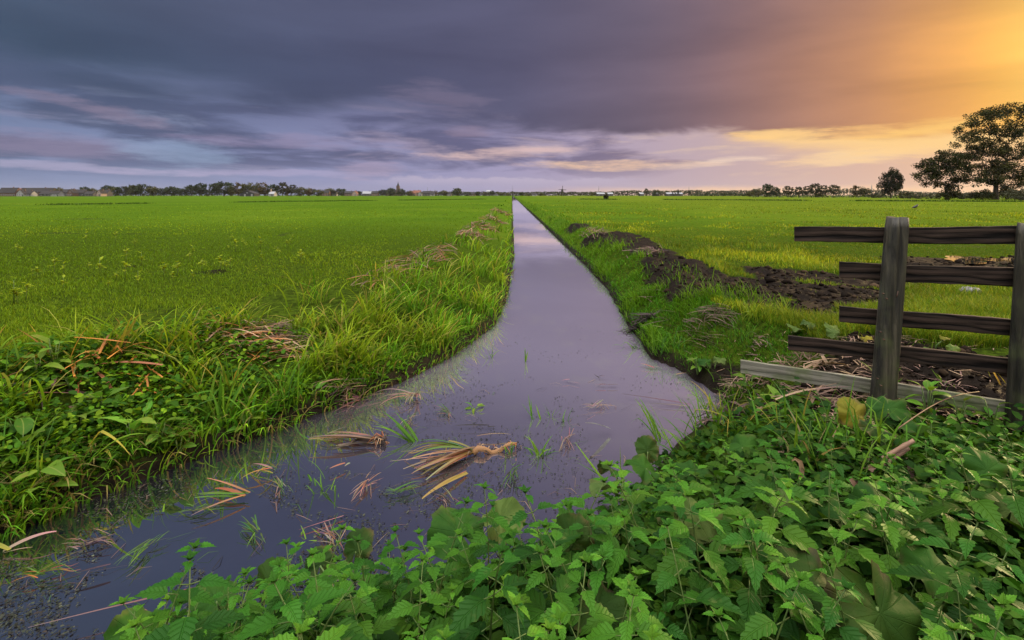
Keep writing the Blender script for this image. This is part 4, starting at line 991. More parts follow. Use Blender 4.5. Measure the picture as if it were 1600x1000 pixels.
sedge(845, 712, 12, 0.18, 'star-shaped green water plant right of the broken reed bundle', water=True, lean=(0.3, 1.2), w_=0.012, spread=0.015, name='water_sprout', cat='water plant')
sedge(796, 708, 5, 0.16, 'short blades rising from the root end of the broken reed bundle', water=True, lean=(0.0, 0.5), w_=0.010, spread=0.012, name='water_sprout', cat='water plant')
sedge(495, 765, 12, 0.18, 'loose green sprout in the dark water left of the broken reed bundle', water=True, lean=(0.4, 1.3), w_=0.008, name='water_sprout', cat='water plant')
sedge(485, 855, 10, 0.14, 'low green sprout close to the nettles\' left end', water=True, lean=(0.4, 1.2), w_=0.008, name='water_sprout', cat='water plant')
sedge(355, 760, 4, 0.16, 'thin single sprout by the left bank above the green broken reed', water=True, w_=0.008, spread=0.02, name='water_sprout', cat='water plant')
sedge(805, 795, 3, 0.10, 'tiny sprout at the water in front of the pale folded leaf', water=True, w_=0.006, spread=0.01, name='water_sprout', cat='water plant')
sedge(255, 800, 3, 0.14, 'two dark blades leaning in the near left water', water=True, w_=0.008, lean=(0.5, 1.0), cols=BLACK+GREENS, spread=0.02, name='water_sprout', cat='water plant')
sedge(650, 690, 8, 0.34, 'long green leaves spraying left from the broken reed bundle', water=True, lean=(0.6, 1.15), head=math.pi*0.93, droop=(0.2, 0.9), w_=0.018, spread=0.02, name='water_sprout', cat='water plant')
# ------------------------------------------------------------------ broken reed bundles: every strap leaf a part
def reed_bundle(px, py, label, leaves, z=WZ, rootlen=0.0, rootdir=0.0, rootcol=None, cat='broken reed', name='reed_bundle', group=None):
    """leaves: list of (heading, length, lift, droop, width, colour0, colour1, kink)"""
    p = at(px, py, z) if z is not None else on_ground(px, py, 0.03)
    t = thing(name, label, cat, p, group=group); rnd = random.Random(int(px+py*3))
    for (h, L, lift, droop, w_, c0, c1, kink) in leaves:
        c0 = tuple(v*rnd.uniform(0.4, 1.05) for v in c0); c1 = tuple(v*rnd.uniform(0.45, 0.95) for v in c1)
        mb = MB(); q = Vector((rnd.gauss(0, 0.012), rnd.gauss(0, 0.012), 0.012+rnd.uniform(0, 0.03)))
        pts = arc(q, h, L, math.pi/2-lift, droop, 10, kink, rnd)
        pts = [Vector((a.x, a.y, max(a.z, 0.004+0.003*i_/10))) for i_, a in enumerate(pts)]
        ribbon(pts, w_, 0.22, 0.75, c0, c1, mb, Vector((rnd.uniform(-.3, .3), rnd.uniform(-.3, .3), 1)))
        obj('leaf', mb.mesh('leaf', M_DRY), t)
    if rootlen:
        n_ = 9; pa = [Vector((math.cos(rootdir)*rootlen*i/n_+rnd.gauss(0, 0.006), math.sin(rootdir)*rootlen*i/n_+rnd.gauss(0, 0.006), 0.02+0.02*math.sin(i))) for i in range(n_+1)]
        mb = MB(); V, Fc = tube(pa, [0.020*(1-0.35*i/n_)*rnd.uniform(0.75, 1.2) for i in range(n_+1)], 8); mb.add(V, Fc, None, None, rootcol or (0.24, 0.13, 0.06))
        for k in range(26):
            i = rnd.randint(0, n_); a = rnd.uniform(0, 6.3); l_ = rnd.uniform(0.03, 0.09)
            V, Fc = tube([pa[i], pa[i]+Vector((math.cos(a)*l_*0.6, math.sin(a)*l_*0.6, rnd.uniform(-0.3, 0.5)*l_)), pa[i]+Vector((math.cos(a)*l_, math.sin(a)*l_, -0.02))], [0.004, 0.003, 0.001], 4)
            mb.add(V, Fc, None, None, rnd.choice(RUST+BLACK+TAN))
        obj('root', mb.mesh('root', M_DRY), t)
    return t
def fan(n_, h0, h1, L, lift, droop, w_, c0s, c1s, seed, kinkp=0.2):
    rnd = random.Random(seed); out = []; n_ = int(n_*1.6); w_ *= 0.72
    for i in range(n_):
        h = h0+(h1-h0)*(i+0.5)/n_+rnd.gauss(0, 0.06)
        k = (rnd.randint(3, 6), rnd.uniform(0.4, 1.2)) if rnd.random() < kinkp else None
        out.append((h, L*rnd.uniform(0.6, 1.1), rnd.uniform(*lift), rnd.uniform(*droop), w_*rnd.uniform(0.7, 1.2), rnd.choice(c0s), rnd.choice(c1s), k))
    return out
PI = math.pi
reed_bundle(738, 712, 'large uprooted reed bundle with tan leaves and a rusty root floating in mid water',
            fan(9, PI*1.14, PI*1.30, 0.42, (0.05, 0.25), (0.2, 0.5), 0.030, TAN+RUST[:1], TAN+YELL[:1], 1) +
            fan(6, PI*0.92, PI*1.06, 0.44, (0.15, 0.45), (0.8, 1.4), 0.024, [(0.20, 0.22, 0.07), (0.10, 0.16, 0.04)], GREENS+YELL, 2) +
            fan(4, PI*1.05, PI*1.2, 0.50, (0.0, 0.15), (0.0, 0.4), 0.016, RUST, TAN, 3), WZ, 0.30, 0.28)
reed_bundle(590, 692, 'purple-brown fan of dead reed leaves floating left of the large uprooted bundle', fan(9, PI*0.90, PI*1.12, 0.42, (0.02, 0.2), (0.1, 0.5), 0.030, PURP, PURP, 4), WZ, 0.06, -0.2, (0.06, 0.04, 0.035))
reed_bundle(652, 622, 'drooping fan of pinkish dead reed leaves propped over the water near the left bank', fan(4, PI*1.05, PI*1.25, 0.34, (0.30, 0.5), (0.8, 1.2), 0.020, PINK, PURP, 5, 0.0)+fan(5, PI*1.3, PI*1.6, 0.22, (0.5, 0.8), (1.2, 2.0), 0.018, PINK, PINK, 6, 0.0), WZ)
reed_bundle(384, 780, 'sharply folded rusty reed with green leaves in the dark left water', fan(3, PI*0.95, PI*1.08, 0.30, (0.0, 0.2), (0.0, 0.3), 0.022, GREENS, GREENS, 7, 0)+[(PI*0.93, 0.20, 0.25, 0.5, 0.024, RUST[0], RUST[2], None), (PI*1.25, 0.26, 0.1, 0.3, 0.016, RUST[1], PURP[0], None), (PI*0.88, 0.34, 0.1, 0.2, 0.014, RUST[2], TAN[0], None)], WZ)
reed_bundle(428, 742, 'small kinked yellow reed above the sharply folded rusty one', [(PI*1.1, 0.16, 0.5, 1.6, 0.016, YELL[0], TAN[0], (3, 1.0)), (PI*1.2, 0.18, 0.2, 0.8, 0.015, RUST[1], YELL[1], None), (PI*0.9, 0.16, 0.2, 0.6, 0.013, TAN[0], TAN[1], None), (PI*1.35, 0.14, 0.6, 1.4, 0.013, GREENS[1], YELL[2], None)], WZ)
reed_bundle(12, 868, 'short tan reed stub with green base at the left edge of the water', [(0.5, 0.20, 0.4, 0.7, 0.022, TAN[0], PINK[0], None), (2.9, 0.22, 0.15, 0.2, 0.022, YELL[1], GREENS[2], None), (0.2, 0.12, 0.2, 0.3, 0.014, TAN[2], TAN[0], None)], WZ)
reed_bundle(730, 742, 'yellow-green folded reed leaf trailing below the large uprooted bundle', [(PI*1.28, 0.36, 0.15, 0.4, 0.026, (0.22, 0.24, 0.05), (0.36, 0.28, 0.08), None), (PI*1.3, 0.30, 0.1, 0.2, 0.014, RUST[1], TAN[0], None)], WZ)
reed_bundle(560, 628, 'tangle of dead reed leaves lying at the foot of the left bank', fan(10, PI*0.8, PI*1.4, 0.26, (0.0, 0.3), (0.0, 0.6), 0.010, PURP+TAN, PURP+BLACK, 12), WZ)
reed_bundle(742, 688, 'pale curved reed leaf floating just above the large uprooted bundle', [(0.12, 0.24, 0.12, 0.4, 0.016, (0.24, 0.24, 0.09), TAN[2], None)], WZ)
reed_bundle(765, 672, 'thin black leaf floating behind the large uprooted bundle', [(PI, 0.24, 0.03, 0.1, 0.016, BLACK[0], BLACK[1], None), (0.1, 0.06, 0.1, 0.2, 0.012, BLACK[1], BLACK[0], None)], WZ)
reed_bundle(948, 605, 'dark brown leaf floating alone in front of the right bank', [(PI, 0.10, 0.02, 0.05, 0.018, PURP[1], PURP[3], None), (0, 0.10, 0.02, 0.05, 0.018, PURP[1], PURP[3], None)], WZ)
reed_bundle(938, 594, 'dark forked twig behind the lone floating brown leaf', [(2.2, 0.07, 0.3, 0.2, 0.008, BLACK[1], BLACK[0], None), (3.9, 0.08, 0.05, 0.1, 0.008, BLACK[1], BLACK[0], None), (0.2, 0.06, 0.05, 0.1, 0.01, PURP[1], BLACK[0], None)], WZ)
reed_bundle(888, 598, 'light brown bent twig left of the dark forked twig', [(-0.5, 0.12, 0.1, 0.2, 0.010, PINK[1], PURP[0], None), (PI*1.1, 0.08, 0.0, 0.1, 0.010, PINK[0], PINK[1], None)], WZ)
reed_bundle(950, 678, 'upright pale dry leaf above the bright lobed leaf, in the water', [(PI*1.2, 0.26, 0.5, 0.3, 0.028, PINK[0], PURP[0], None)], WZ)
reed_bundle(1022, 578, 'brown stub of reed at the right bank\'s water line', [(PI*0.8, 0.14, 0.2, 0.3, 0.022, PURP[0], PURP[2], None), (0.3, 0.08, 0.0, 0.1, 0.018, PURP[1], TAN[1], None)], WZ)
reed_bundle(1055, 592, 'tan chip of reed floating right of the brown stub', [(0.4, 0.12, 0.05, 0.2, 0.018, TAN[1], TAN[0], None)], WZ)
reed_bundle(1080, 638, 'dark stalk slanting into the water behind the corner sedge', [(PI*0.88, 0.55, 0.03, 0.05, 0.016, PURP[1], PURP[3], None), (PI*0.95, 0.3, 0.03, 0.05, 0.012, PURP[2], PURP[1], None)], WZ)
reed_bundle(335, 925, 'long thin brown stalk lying across the near left water', [(PI*1.12, 0.62, 0.02, 0.04, 0.008, PURP[1], PURP[0], None)], WZ)
reed_bundle(540, 815, 'pale straight stalk floating left of the large leaning leaf', [(PI*1.18, 0.22, 0.03, 0.04, 0.009, PINK[0], PINK[1], None)], WZ)
reed_bundle(172, 898, 'dark drifting twig in the near left water', [(PI*1.15, 0.14, 0.03, 0.06, 0.014, PURP[3], BLACK[0], None)], WZ)
reed_bundle(545, 730, 'two stubby orange leaf ends floating left of the large uprooted bundle', [(PI*1.25, 0.10, 0.1, 0.2, 0.016, RUST[1], TAN[0], None), (PI*1.45, 0.07, 0.3, 0.3, 0.012, TAN[0], TAN[1], None)], WZ)
reed_bundle(478, 645, 'single orange leaf scrap at the water\'s edge under the bend', [(1.2, 0.09, 0.5, 0.3, 0.022, (0.5, 0.16, 0.03), RUST[1], None)], WZ)
Q_ = [(505, 690, 'olive shredded reed tuft floating between the purple fan and the left bank', GREENS+TAN), (440, 770, 'shredded green and brown reed tuft in the dark water under the bend', GREENS+PURP),
      (575, 760, 'short crossed brown stems floating below the purple fan', PURP+TAN), (620, 775, 'thin green stems floating left of the large uprooted bundle\'s tips', GREENS), (700, 790, 'short dark stems drifting below the large uprooted bundle', BLACK+PURP),
      (800, 745, 'thin bent stems right of the large uprooted bundle', GREENS+BLACK), (300, 805, 'dark stems crossing in the near left water', BLACK+GREENS), (520, 850, 'brown stem scraps at the foot of the nettles', PURP+TAN),
      (230, 860, 'green scraps floating in the near left water', GREENS), (130, 860, 'dark reed scraps near the left bank corner', BLACK+PURP), (400, 840, 'small green shoots floating before the nettles\' left part', GREENS),
      (885, 690, 'brown scrap floating right of the star-shaped water plant', PURP), (930, 640, 'two pinkish stems floating below the lone brown leaf', PINK), (700, 650, 'dull green scraps floating behind the large uprooted bundle', GREENS+PURP),
      (640, 660, 'light stems floating under the drooping pinkish fan', TAN+GREENS), (60, 905, 'green and rusty scraps at the bottom left of the water', GREENS+RUST)]
for i, (px, py, lab, cs) in enumerate(Q_):
    reed_bundle(px, py, lab, fan(7, i*2.1, i*2.1+0.8, 0.16, (0.0, 0.4), (0.1, 1.0), 0.008, cs, cs, 300+i, 0.4)+fan(4, i*2.1+2.6, i*2.1+3.6, 0.10, (0.0, 0.4), (0.1, 1.0), 0.007, cs, cs, 330+i, 0.4), WZ, name='reed_scrap')
# heaps of dead reed
def heap(px, py, label, n_, L, rad, hgt, cols, seed, z=None, w_=0.014, main=None, group=None, name='dead_reed_heap'):
    rnd = random.Random(seed); p = on_ground(px, py, 0.0); mb = MB()
    rx, ry = rad if hasattr(rad, '__len__') else (rad, rad)
    for i in range(n_):
        a = rnd.uniform(0, 6.3); rr = math.sqrt(rnd.random()); x, y = rx*rr*math.cos(a), ry*rr*math.sin(a)
        h = (main if main is not None else rnd.uniform(0, 6.3))+rnd.gauss(0, 0.55)
        zz = gz(p.x+x, p.y+y)-p.z+hgt*(1-rr*rr)*rnd.uniform(0.1, 1)+0.012
        LL = L*rnd.uniform(0.45, 1.1); pts = arc(Vector((x-math.cos(h)*LL/2, y-math.sin(h)*LL/2, zz)), h, LL, math.pi/2-rnd.uniform(-0.05, 0.35), rnd.uniform(0.1, 0.9), 6, (3, rnd.uniform(0.3, 1.0)) if rnd.random() < 0.2 else None, rnd)
        pts = [Vector((q.x, q.y, max(q.z, gz(p.x+q.x, p.y+q.y)-p.z+0.004))) for q in pts]
        c = rnd.choice(cols); d = rnd.uniform(0.25, 0.85) if cols[0] != RUST[0] else rnd.uniform(0.7, 1.35)
        ribbon(pts, w_*rnd.uniform(0.5, 1.3), 0.3, 0.6, tuple(v*d for v in c), tuple(v*d for v in rnd.choice(cols)), mb, Vector((rnd.uniform(-.6, .6), rnd.uniform(-.6, .6), 1)))
    return tag(obj(name, mb.mesh(name, M_DRY), None, p), label, 'dead reeds', group)
H = 'heap of dead reed '
heap(392, 540, 'rusty '+H+'on the crest of the left bank, largest of that bank', 110, 0.46, (0.42, 0.22), 0.12, RUST+TAN, 21, w_=0.013, main=0.15)
heap(430, 528, 'tan '+H+'just behind the largest rusty one', 60, 0.42, (0.35, 0.22), 0.10, TAN+PURP, 22, w_=0.012, main=0.4)
heap(185, 585, 'fiery orange broken reed leaves on the crest at the left', 26, 0.50, (0.34, 0.22), 0.18, RUST+[(0.42, 0.17, 0.03)], 23, w_=0.020, main=2.6)
heap(60, 620, 'brown broken reeds in the weeds at the left edge', 14, 0.40, (0.4, 0.2), 0.08, PURP+RUST, 24, w_=0.020)
heap(535, 615, 'dry straw fringe hanging down the left bank at the bend', 40, 0.34, (0.26, 0.10), 0.12, TAN+PURP, 25, w_=0.010, main=-1.9)
for i, (px, py, n_, lab) in enumerate([
    (610, 435, 22, 'dark reddish '+H+'on the far crest beside bare soil'),
    (655, 408, 30, 'orange-brown '+H+'on the crest, second from the bend'),
    (682, 395, 26, 'straw-coloured '+H+'on the crest past the orange-brown one'),
    (742, 370, 44, 'big brown '+H+'where the left crest meets the skyline of grass'),
    (756, 356, 44, 'light brown '+H+'behind the big brown one on the left crest'),
    (772, 345, 40, 'long low rusty '+H+'far along the left crest'),
    (783, 332, 34, 'most distant rusty '+H+'of the left crest')]):
    Yp = at(px, py).y
    heap(px, py, lab, n_*2, 0.55+0.01*Yp, (0.35+0.012*Yp, 0.5+0.05*Yp), 0.10+0.004*Yp, TAN+RUST+PURP[:2], 30+i, w_=max(0.016, 0.0016*Yp), main=1.2)
heap(1105, 510, 'pinkish straw '+H+'on the right bank below the black soil', 110, 0.30, (0.26, 0.26), 0.10, PINK[1:]+PURP, 41, w_=0.008, main=-0.9)
heap(1000, 505, 'black slimy '+H+'at the right water\'s edge', 40, 0.34, (0.16, 0.12), 0.09, BLACK+PURP[3:], 42, w_=0.020)
heap(1010, 470, 'long pale stalks lying down the right bank above the black clod', 9, 0.50, (0.18, 0.25), 0.05, PINK[1:]+PURP, 43, w_=0.010, main=-1.1)
heap(1060, 492, 'scattered pale stalks among grass above the pinkish straw', 10, 0.36, (0.26, 0.3), 0.06, PINK[1:]+PURP, 44, w_=0.009, main=-0.8)
heap(930, 365, 'grey-brown '+H+'on the right bank in the middle distance', 46, 0.7, (0.4, 1.2), 0.14, PURP+TAN, 45, w_=0.022, main=1.3)
heap(1010, 398, 'dark '+H+'at the front of the black soil strip', 40, 0.55, (0.4, 0.5), 0.14, PURP+TAN[3:]+BLACK, 46, w_=0.018)
heap(1185, 545, 'upright pinkish reed stubs left of the fourth board', 16, 0.16, (0.10, 0.06), 0.10, PINK+PURP, 47, w_=0.014, main=1.5)
heap(1240, 572, 'brown matted '+H+'behind the grey bottom board', 90, 0.26, (0.26, 0.14), 0.10, [(0.14, 0.075, 0.045), (0.20, 0.12, 0.075)]+TAN[3:], 48, w_=0.008)
heap(1290, 575, 'thick tan stalks piled behind the grey bottom board', 12, 0.26, (0.10, 0.08), 0.10, TAN[:3], 49, w_=0.026, main=0.7)
heap(1340, 600, 'thin straw scattered on the peat left of the first post', 30, 0.30, (0.28, 0.12), 0.03, TAN+PINK, 50, w_=0.009)
heap(1180, 600, 'dead straw on the mud below the free end of the grey board', 70, 0.30, (0.28, 0.18), 0.06, PURP+TAN+PINK, 51, w_=0.010)
heap(1270, 630, 'tangled dry straw in front of the grey bottom board', 70, 0.34, (0.30, 0.14), 0.06, TAN+PURP, 52, w_=0.010, main=-0.3)
heap(1140, 650, 'dark dead leaves at the edge of the corner water', 40, 0.30, (0.24, 0.16), 0.06, PURP+BLACK, 53, w_=0.016)
heap(1330, 545, 'pale straw bits on the peat between the third and fourth boards', 22, 0.22, (0.22, 0.14), 0.03, TAN+PINK, 54, w_=0.010)
heap(1405, 530, 'single slanting dry stalk right behind the first post', 3, 0.26, (0.03, 0.03), 0.05, PINK, 55, w_=0.018, main=2.2)
heap(1330, 730, 'dead brown leaf litter under the sedge of the near bed', 60, 0.34, (0.40, 0.18), 0.06, PURP+TAN+PINK, 56, w_=0.018, main=0.4)
heap(1290, 860, 'dark dead stalks in the hollow below the torn blue-green leaves', 20, 0.34, (0.16, 0.10), 0.10, PURP+BLACK, 57, w_=0.016)
# long dry stalks, bent stalk
def stalk(a, b, r, col, label, knots=3, sag=0.0):
    a = Vector(a); b = Vector(b); mb = MB(); n_ = 14
    pa = [a.lerp(b, i/n_)+Vector((0, 0, -sag*math.sin(math.pi*i/n_)))-a for i in range(n_+1)]
    V, Fc = tube(pa, [r*(1.25 if knots and i % max(1, n_//knots) == 0 and 0 < i < n_ else 1)*(1-0.3*i/n_) for i in range(n_+1)], 7); mb.add(V, Fc, None, None, col)
    return tag(obj('dry_stalk', mb.mesh('dry_stalk', M_DRY), None, a), label, 'stalk')
stalk(on_ground(1330, 745, 0.02), on_ground(1428, 688, 0.20), 0.011, (0.26, 0.16, 0.11), 'upper of the two long pale stalks slanting up towards the second post')
stalk(on_ground(1338, 752, 0.02), on_ground(1420, 700, 0.16), 0.012, (0.20, 0.12, 0.085), 'lower of the two long stalks slanting up towards the second post')
stalk(on_ground(1220, 600, 0.06), on_ground(1330, 640, 0.03), 0.006, (0.16, 0.09, 0.07), 'thin brown stalk lying against the grey bottom board')
stalk(on_ground(1400, 672, 0.18), on_ground(1530, 612, 0.16), 0.003, (0.12, 0.07, 0.045), 'thin bowed twig crossing the grey bottom board right of the first post', 0, -0.04)
p = on_ground(1345, 840, 0.0); mb = MB()
ribbon([p-p, Vector((-0.005, 0, 0.10)), Vector((-0.012, 0.0, 0.17)), Vector((-0.03, 0.01, 0.20))], 0.020, 0.4, 0.3, (0.22, 0.13, 0.09), (0.16, 0.10, 0.07), mb, Vector((0, -1, 0.2)))
tag(obj('bent_stalk', mb.mesh('bent_stalk', M_DRY), None, p), 'bent brown stalk standing between the cupped dark leaf and the torn leaf', 'stalk')
for px, py, c, lab in ((1345, 760, PINK, 'dry curled leaf standing pale in the middle of the sedge'), (900, 1000, PINK, ''), ):
    if lab:
        p = on_ground(1248, 790, 0.0); mb = MB(); ribbon([Vector((0, 0, 0)), Vector((0.0, 0, 0.08)), Vector((0.010, 0, 0.14)), Vector((0.004, 0, 0.17)), Vector((-0.012, 0.005, 0.18)), Vector((-0.022, 0.01, 0.168))], 0.020, 0.6, 0.8, TAN[1], TAN[0], mb, Vector((0, -1, 0)))
        tag(obj('curled_leaf', mb.mesh('curled_leaf', M_DRY), None, p), lab, 'dead leaf')

# ------------------------------------------------------------------ docks and other broad leaves of the left bank
def ovate(L, W, fold, droop, rnd):
    V, Fc, uv = [], [], []; NS = 9
    for i in range(NS+1):
        t = i/NS; w_ = W*0.5*math.sin(math.pi*min(1, max(0.02, t)**0.75))**0.8
        for s_ in (-1, 0, 1): V.append((L*t, s_*w_, -droop*L*t*t+abs(s_)*w_*fold+rnd.uniform(-1, 1)*0.01*L)); uv.append((t, 0.5+0.5*s_*(w_/(W*0.5))))
    for i in range(NS): a = i*3; Fc += [(a, a+3, a+4, a+1), (a+1, a+4, a+5, a+2)]
    return V, Fc, uv
def mat_dock():
    m, n = material('dock leaf'); u, v, _ = n.sep(n.coord('UV')); av = n.m('ABSOLUTE', n.m('SUBTRACT', v, 0.5))
    mid = n.ss(0.05, 0.01, av); c = n.attr('Col'); c = n.mix(n.m('MULTIPLY', mid, 0.5), c, (0.2, 0.24, 0.06, 1))
    c = n.mix(n.m('MULTIPLY', n.ss(0.58, 0.72, n.noise(n.coord('Object'), 14, 4)), 0.6), c, (0.17, 0.14, 0.03, 1))
    n.out(leafy(n, c, 0.35, 0.55, 0.1)); return m
M_DOCK = mat_dock()
def dock(px, py, n_, L, label, bright=1.0, dz=0.0, hgt=0.12, cat='dock plant'):
    rnd = random.Random(int(px*3+py)); p = on_ground(px, py, dz); t = thing('dock_plant', label, cat, p); st_ = MB()
    for i in range(n_):
        a = i*2.4+rnd.uniform(-0.3, 0.3); l_ = L*rnd.uniform(0.7, 1.1); V, Fc, uv = ovate(l_, l_*rnd.uniform(0.42, 0.6), rnd.uniform(0.1, 0.4), rnd.uniform(0.1, 0.6), rnd)
        b = rnd.uniform(0.75, 1.25)*bright; c = (0.055*b*rnd.uniform(0.8, 1.6), 0.140*b, 0.014*b)
        h = hgt*rnd.uniform(0.3, 1.3); M = Matrix.Translation((math.cos(a)*0.03, math.sin(a)*0.03, h)) @ Matrix.Rotation(a, 4, 'Z') @ Matrix.Rotation(-rnd.uniform(-0.1, 0.9), 4, 'Y') @ Matrix.Rotation(rnd.uniform(-0.4, 0.4), 4, 'X')
        mb = MB(); mb.add(V, Fc, M, uv, c); obj('leaf', mb.mesh('leaf', M_DOCK), t)
        V, Fc = tube([(0, 0, -0.02), (math.cos(a)*0.015, math.sin(a)*0.015, h*0.6), (math.cos(a)*0.03, math.sin(a)*0.03, h)], [0.004, 0.003, 0.0025], 5); st_.add(V, Fc)
    obj('stem', st_.mesh('stem', M_STEM), t); return t
dock(85, 590, 14, 0.13, 'round-leaved bright dock on the crest near the left edge', 1.4, 0.0, 0.22)
dock(60, 605, 10, 0.12, 'smaller bright dock left of the round-leaved one', 1.2, 0.0, 0.16)
dock(110, 610, 10, 0.13, 'dark dock in front of the round-leaved bright one', 0.8)
dock(250, 700, 10, 0.15, 'broad green dock half way down the near left slope', 1.0, 0.0, 0.14)
dock(205, 700, 8, 0.15, 'yellow-green dock left of the broad one on the near slope', 1.6, 0.0, 0.14)
dock(225, 680, 8, 0.13, 'dock with pale upturned leaves above the yellow-green one', 1.3)
dock(280, 715, 6, 0.12, 'small dock leaning over the water right of the broad one', 0.9)
dock(35, 735, 8, 0.16, 'large dull dock on the slope at the left edge', 0.9, 0.0, 0.16)
dock(70, 770, 8, 0.14, 'dock with one bright leaf just above the water, left', 1.3)
dock(25, 690, 8, 0.13, 'mid green dock high on the slope at the left edge', 1.0)
dock(490, 618, 5, 0.10, 'pale low dock at the foot of the bend', 1.5, 0.0, 0.04)
dock(505, 632, 4, 0.08, 'tiny blue-green dock at the water under the bend', 0.9, 0.0, 0.03)
dock(385, 675, 8, 0.10, 'leafy dock between the dark sedges of the left bank', 1.1)
dock(160, 650, 10, 0.12, 'dock among creeping weeds in the middle of the left slope', 1.1)
dock(120, 680, 10, 0.12, 'dull dock among creeping weeds, lower on the left slope', 0.8)
dock(742, 640, 5, 0.06, 'small floating green leaf rosette in mid water', 1.2, -0.0, 0.02)
dock(1215, 590+20, 6, 0.10, 'leafy weed beside dead straw left of the grey board', 0.8)
dock(1090, 585, 8, 0.10, 'leafy weed right at the right water\'s edge', 1.0)
dock(1170, 620, 8, 0.12, 'dark leafy weed below the free end of the grey board', 0.8)
dock(1225, 650, 8, 0.12, 'green leafy weed between straw and sedge', 1.0)
dock(1450, 660, 10, 0.09, 'bright sprig in front of the grey board right of the first post', 1.7, 0.0, 0.18)
dock(1500, 665, 10, 0.08, 'leafy weed in front of the grey board midway between posts', 1.3, 0.0, 0.12)
dock(1550, 670, 10, 0.08, 'leafy weed in front of the second post\'s foot', 1.2, 0.0, 0.12)

# yellow flowering weeds scattered in the left meadow
rk = random.Random(77); wd = []
for i in range(4):
    rnd = random.Random(900+i); a, b = MB(), MB(); h = 0.11+0.02*i
    V, Fc = tube([(0, 0, -0.01), (0.005, 0.003, h)], [0.004, 0.002], 4); a.add(V, Fc)
    for k in range(9):
        V, Fc, uv = ovate(0.05*rnd.uniform(0.6, 1.2), 0.028, 0.2, 0.3, rnd); q = rnd.uniform(0.8, 1.25)
        b.add(V, Fc, Matrix.Translation((0, 0, h*rnd.uniform(0.4, 1))) @ Matrix.Rotation(k*2.4, 4, 'Z') @ Matrix.Rotation(-rnd.uniform(0.0, 0.9), 4, 'Y'), uv, (0.19*q, 0.25*q, 0.006*q))
    wd.append((a.mesh('stem', M_STEM), b.mesh('foliage', M_DOCK)))
for i in range(120):
    py = 372+190*rk.random()**1.7; px = rk.uniform(-60, 480)*(1 if py < 470 else 0.75); p = at(px, py)
    if wdist(np.array([p.x]), np.array([p.y]))[0] < 2.0 or vnoise(p.x*0.5, p.y*0.35, 17) < 0.42: continue
    sc_ = rk.uniform(0.7, 1.5)*(1+0.02*p.y); t = thing('yellow_weed', 'small yellow-green weed poking out of the left meadow', 'weed', (p.x, p.y, gz(p.x, p.y)), (0, 0, rk.uniform(0, 6)), sc_, 'yellow weeds in the left meadow')
    a, b = wd[i % 4]; obj('stem', a, t); obj('foliage', b, t)

# floating specks of pond weed
N = 34000; px = rng.uniform(-100, 1150, N); py = 500+500*rng.random(N); Yp = F*(CAM_H-WZ)/(py-305); Xp = (px-800)/F*Yp
d = wdist(Xp, Yp); cl = fbm(Xp*2.4, Yp*2.4, 4, 131)
lefty = sstep(0.6, -1.6, Xp)
k = (d < -0.05) & (rng.random(N) < (0.30+0.70*lefty)*sstep(0.46, 0.60, cl)*1.4*sstep(9.0, 5.0, Yp))
Xp, Yp = Xp[k], Yp[k]; N = len(Xp); th = rng.normal(0.9, 0.7, N); S = rng.uniform(0.003, 0.012, N)*(0.6+0.4*rng.random(N)); e = rng.uniform(0.25, 0.6, N)
V = np.zeros((N, 7, 3)); C = np.zeros((N, 7, 3))
for j in range(7):
    q = 2*np.pi*j/7; r_ = S*rng.uniform(0.6, 1.25, N); x_ = r_*np.cos(q); y_ = r_*e*np.sin(q)
    V[:, j] = np.stack([Xp+x_*np.cos(th)-y_*np.sin(th), Yp+x_*np.sin(th)+y_*np.cos(th), np.full(N, WZ+0.003)+rng.uniform(0, 0.006, N)], -1)
C[:] = palette(N, [(0.012, 0.018, 0.010), (0.026, 0.034, 0.018), (0.008, 0.009, 0.008), (0.036, 0.042, 0.028), (0.016, 0.012, 0.009)])[:, None, :]
base = (np.arange(N)*7)[:, None]; T = np.concatenate([base+np.array([0, j, j+1]) for j in range(1, 6)], 0)
tag(obj('pond_weed', fast_mesh('pond_weed', V.reshape(-1, 3), np.zeros((0, 4), int), T, M_DRY, C.reshape(-1, 3), False)), 'dull green and dark specks of pond weed floating on the near water', 'pond weed', kind='stuff')
# thin submerged and floating stems
N = 240; px = rng.uniform(0, 1120, N); py = rng.uniform(540, 960, N); Yp = F*1.7/(py-305); Xp = (px-800)/F*Yp; k = wdist(Xp, Yp) < -0.06; Xp, Yp = Xp[k], Yp[k]; mb = MB(); rs = random.Random(3)
for x, y in zip(Xp, Yp):
    h = rs.choice([0.3, 1.1, 2.7])+rs.gauss(0, 0.6); l_ = rs.uniform(0.03, 0.16); c = rs.choice(TAN+PURP+BLACK+GREENS)
    ribbon([Vector((x, y, WZ+0.004)), Vector((x+math.cos(h)*l_*0.5, y+math.sin(h)*l_*0.5, WZ+0.010+rs.random()*0.015)), Vector((x+math.cos(h+.2)*l_, y+math.sin(h+.2)*l_, WZ+0.003))], rs.uniform(0.002, 0.005), 0.2, 0.7, tuple(v*0.5 for v in c), tuple(v*0.6 for v in c), mb)
tag(obj('floating_straw', mb.mesh('floating_straw', M_DRY)), 'thin bits of straw and stems drifting on the water', 'drifting straw', kind='stuff')
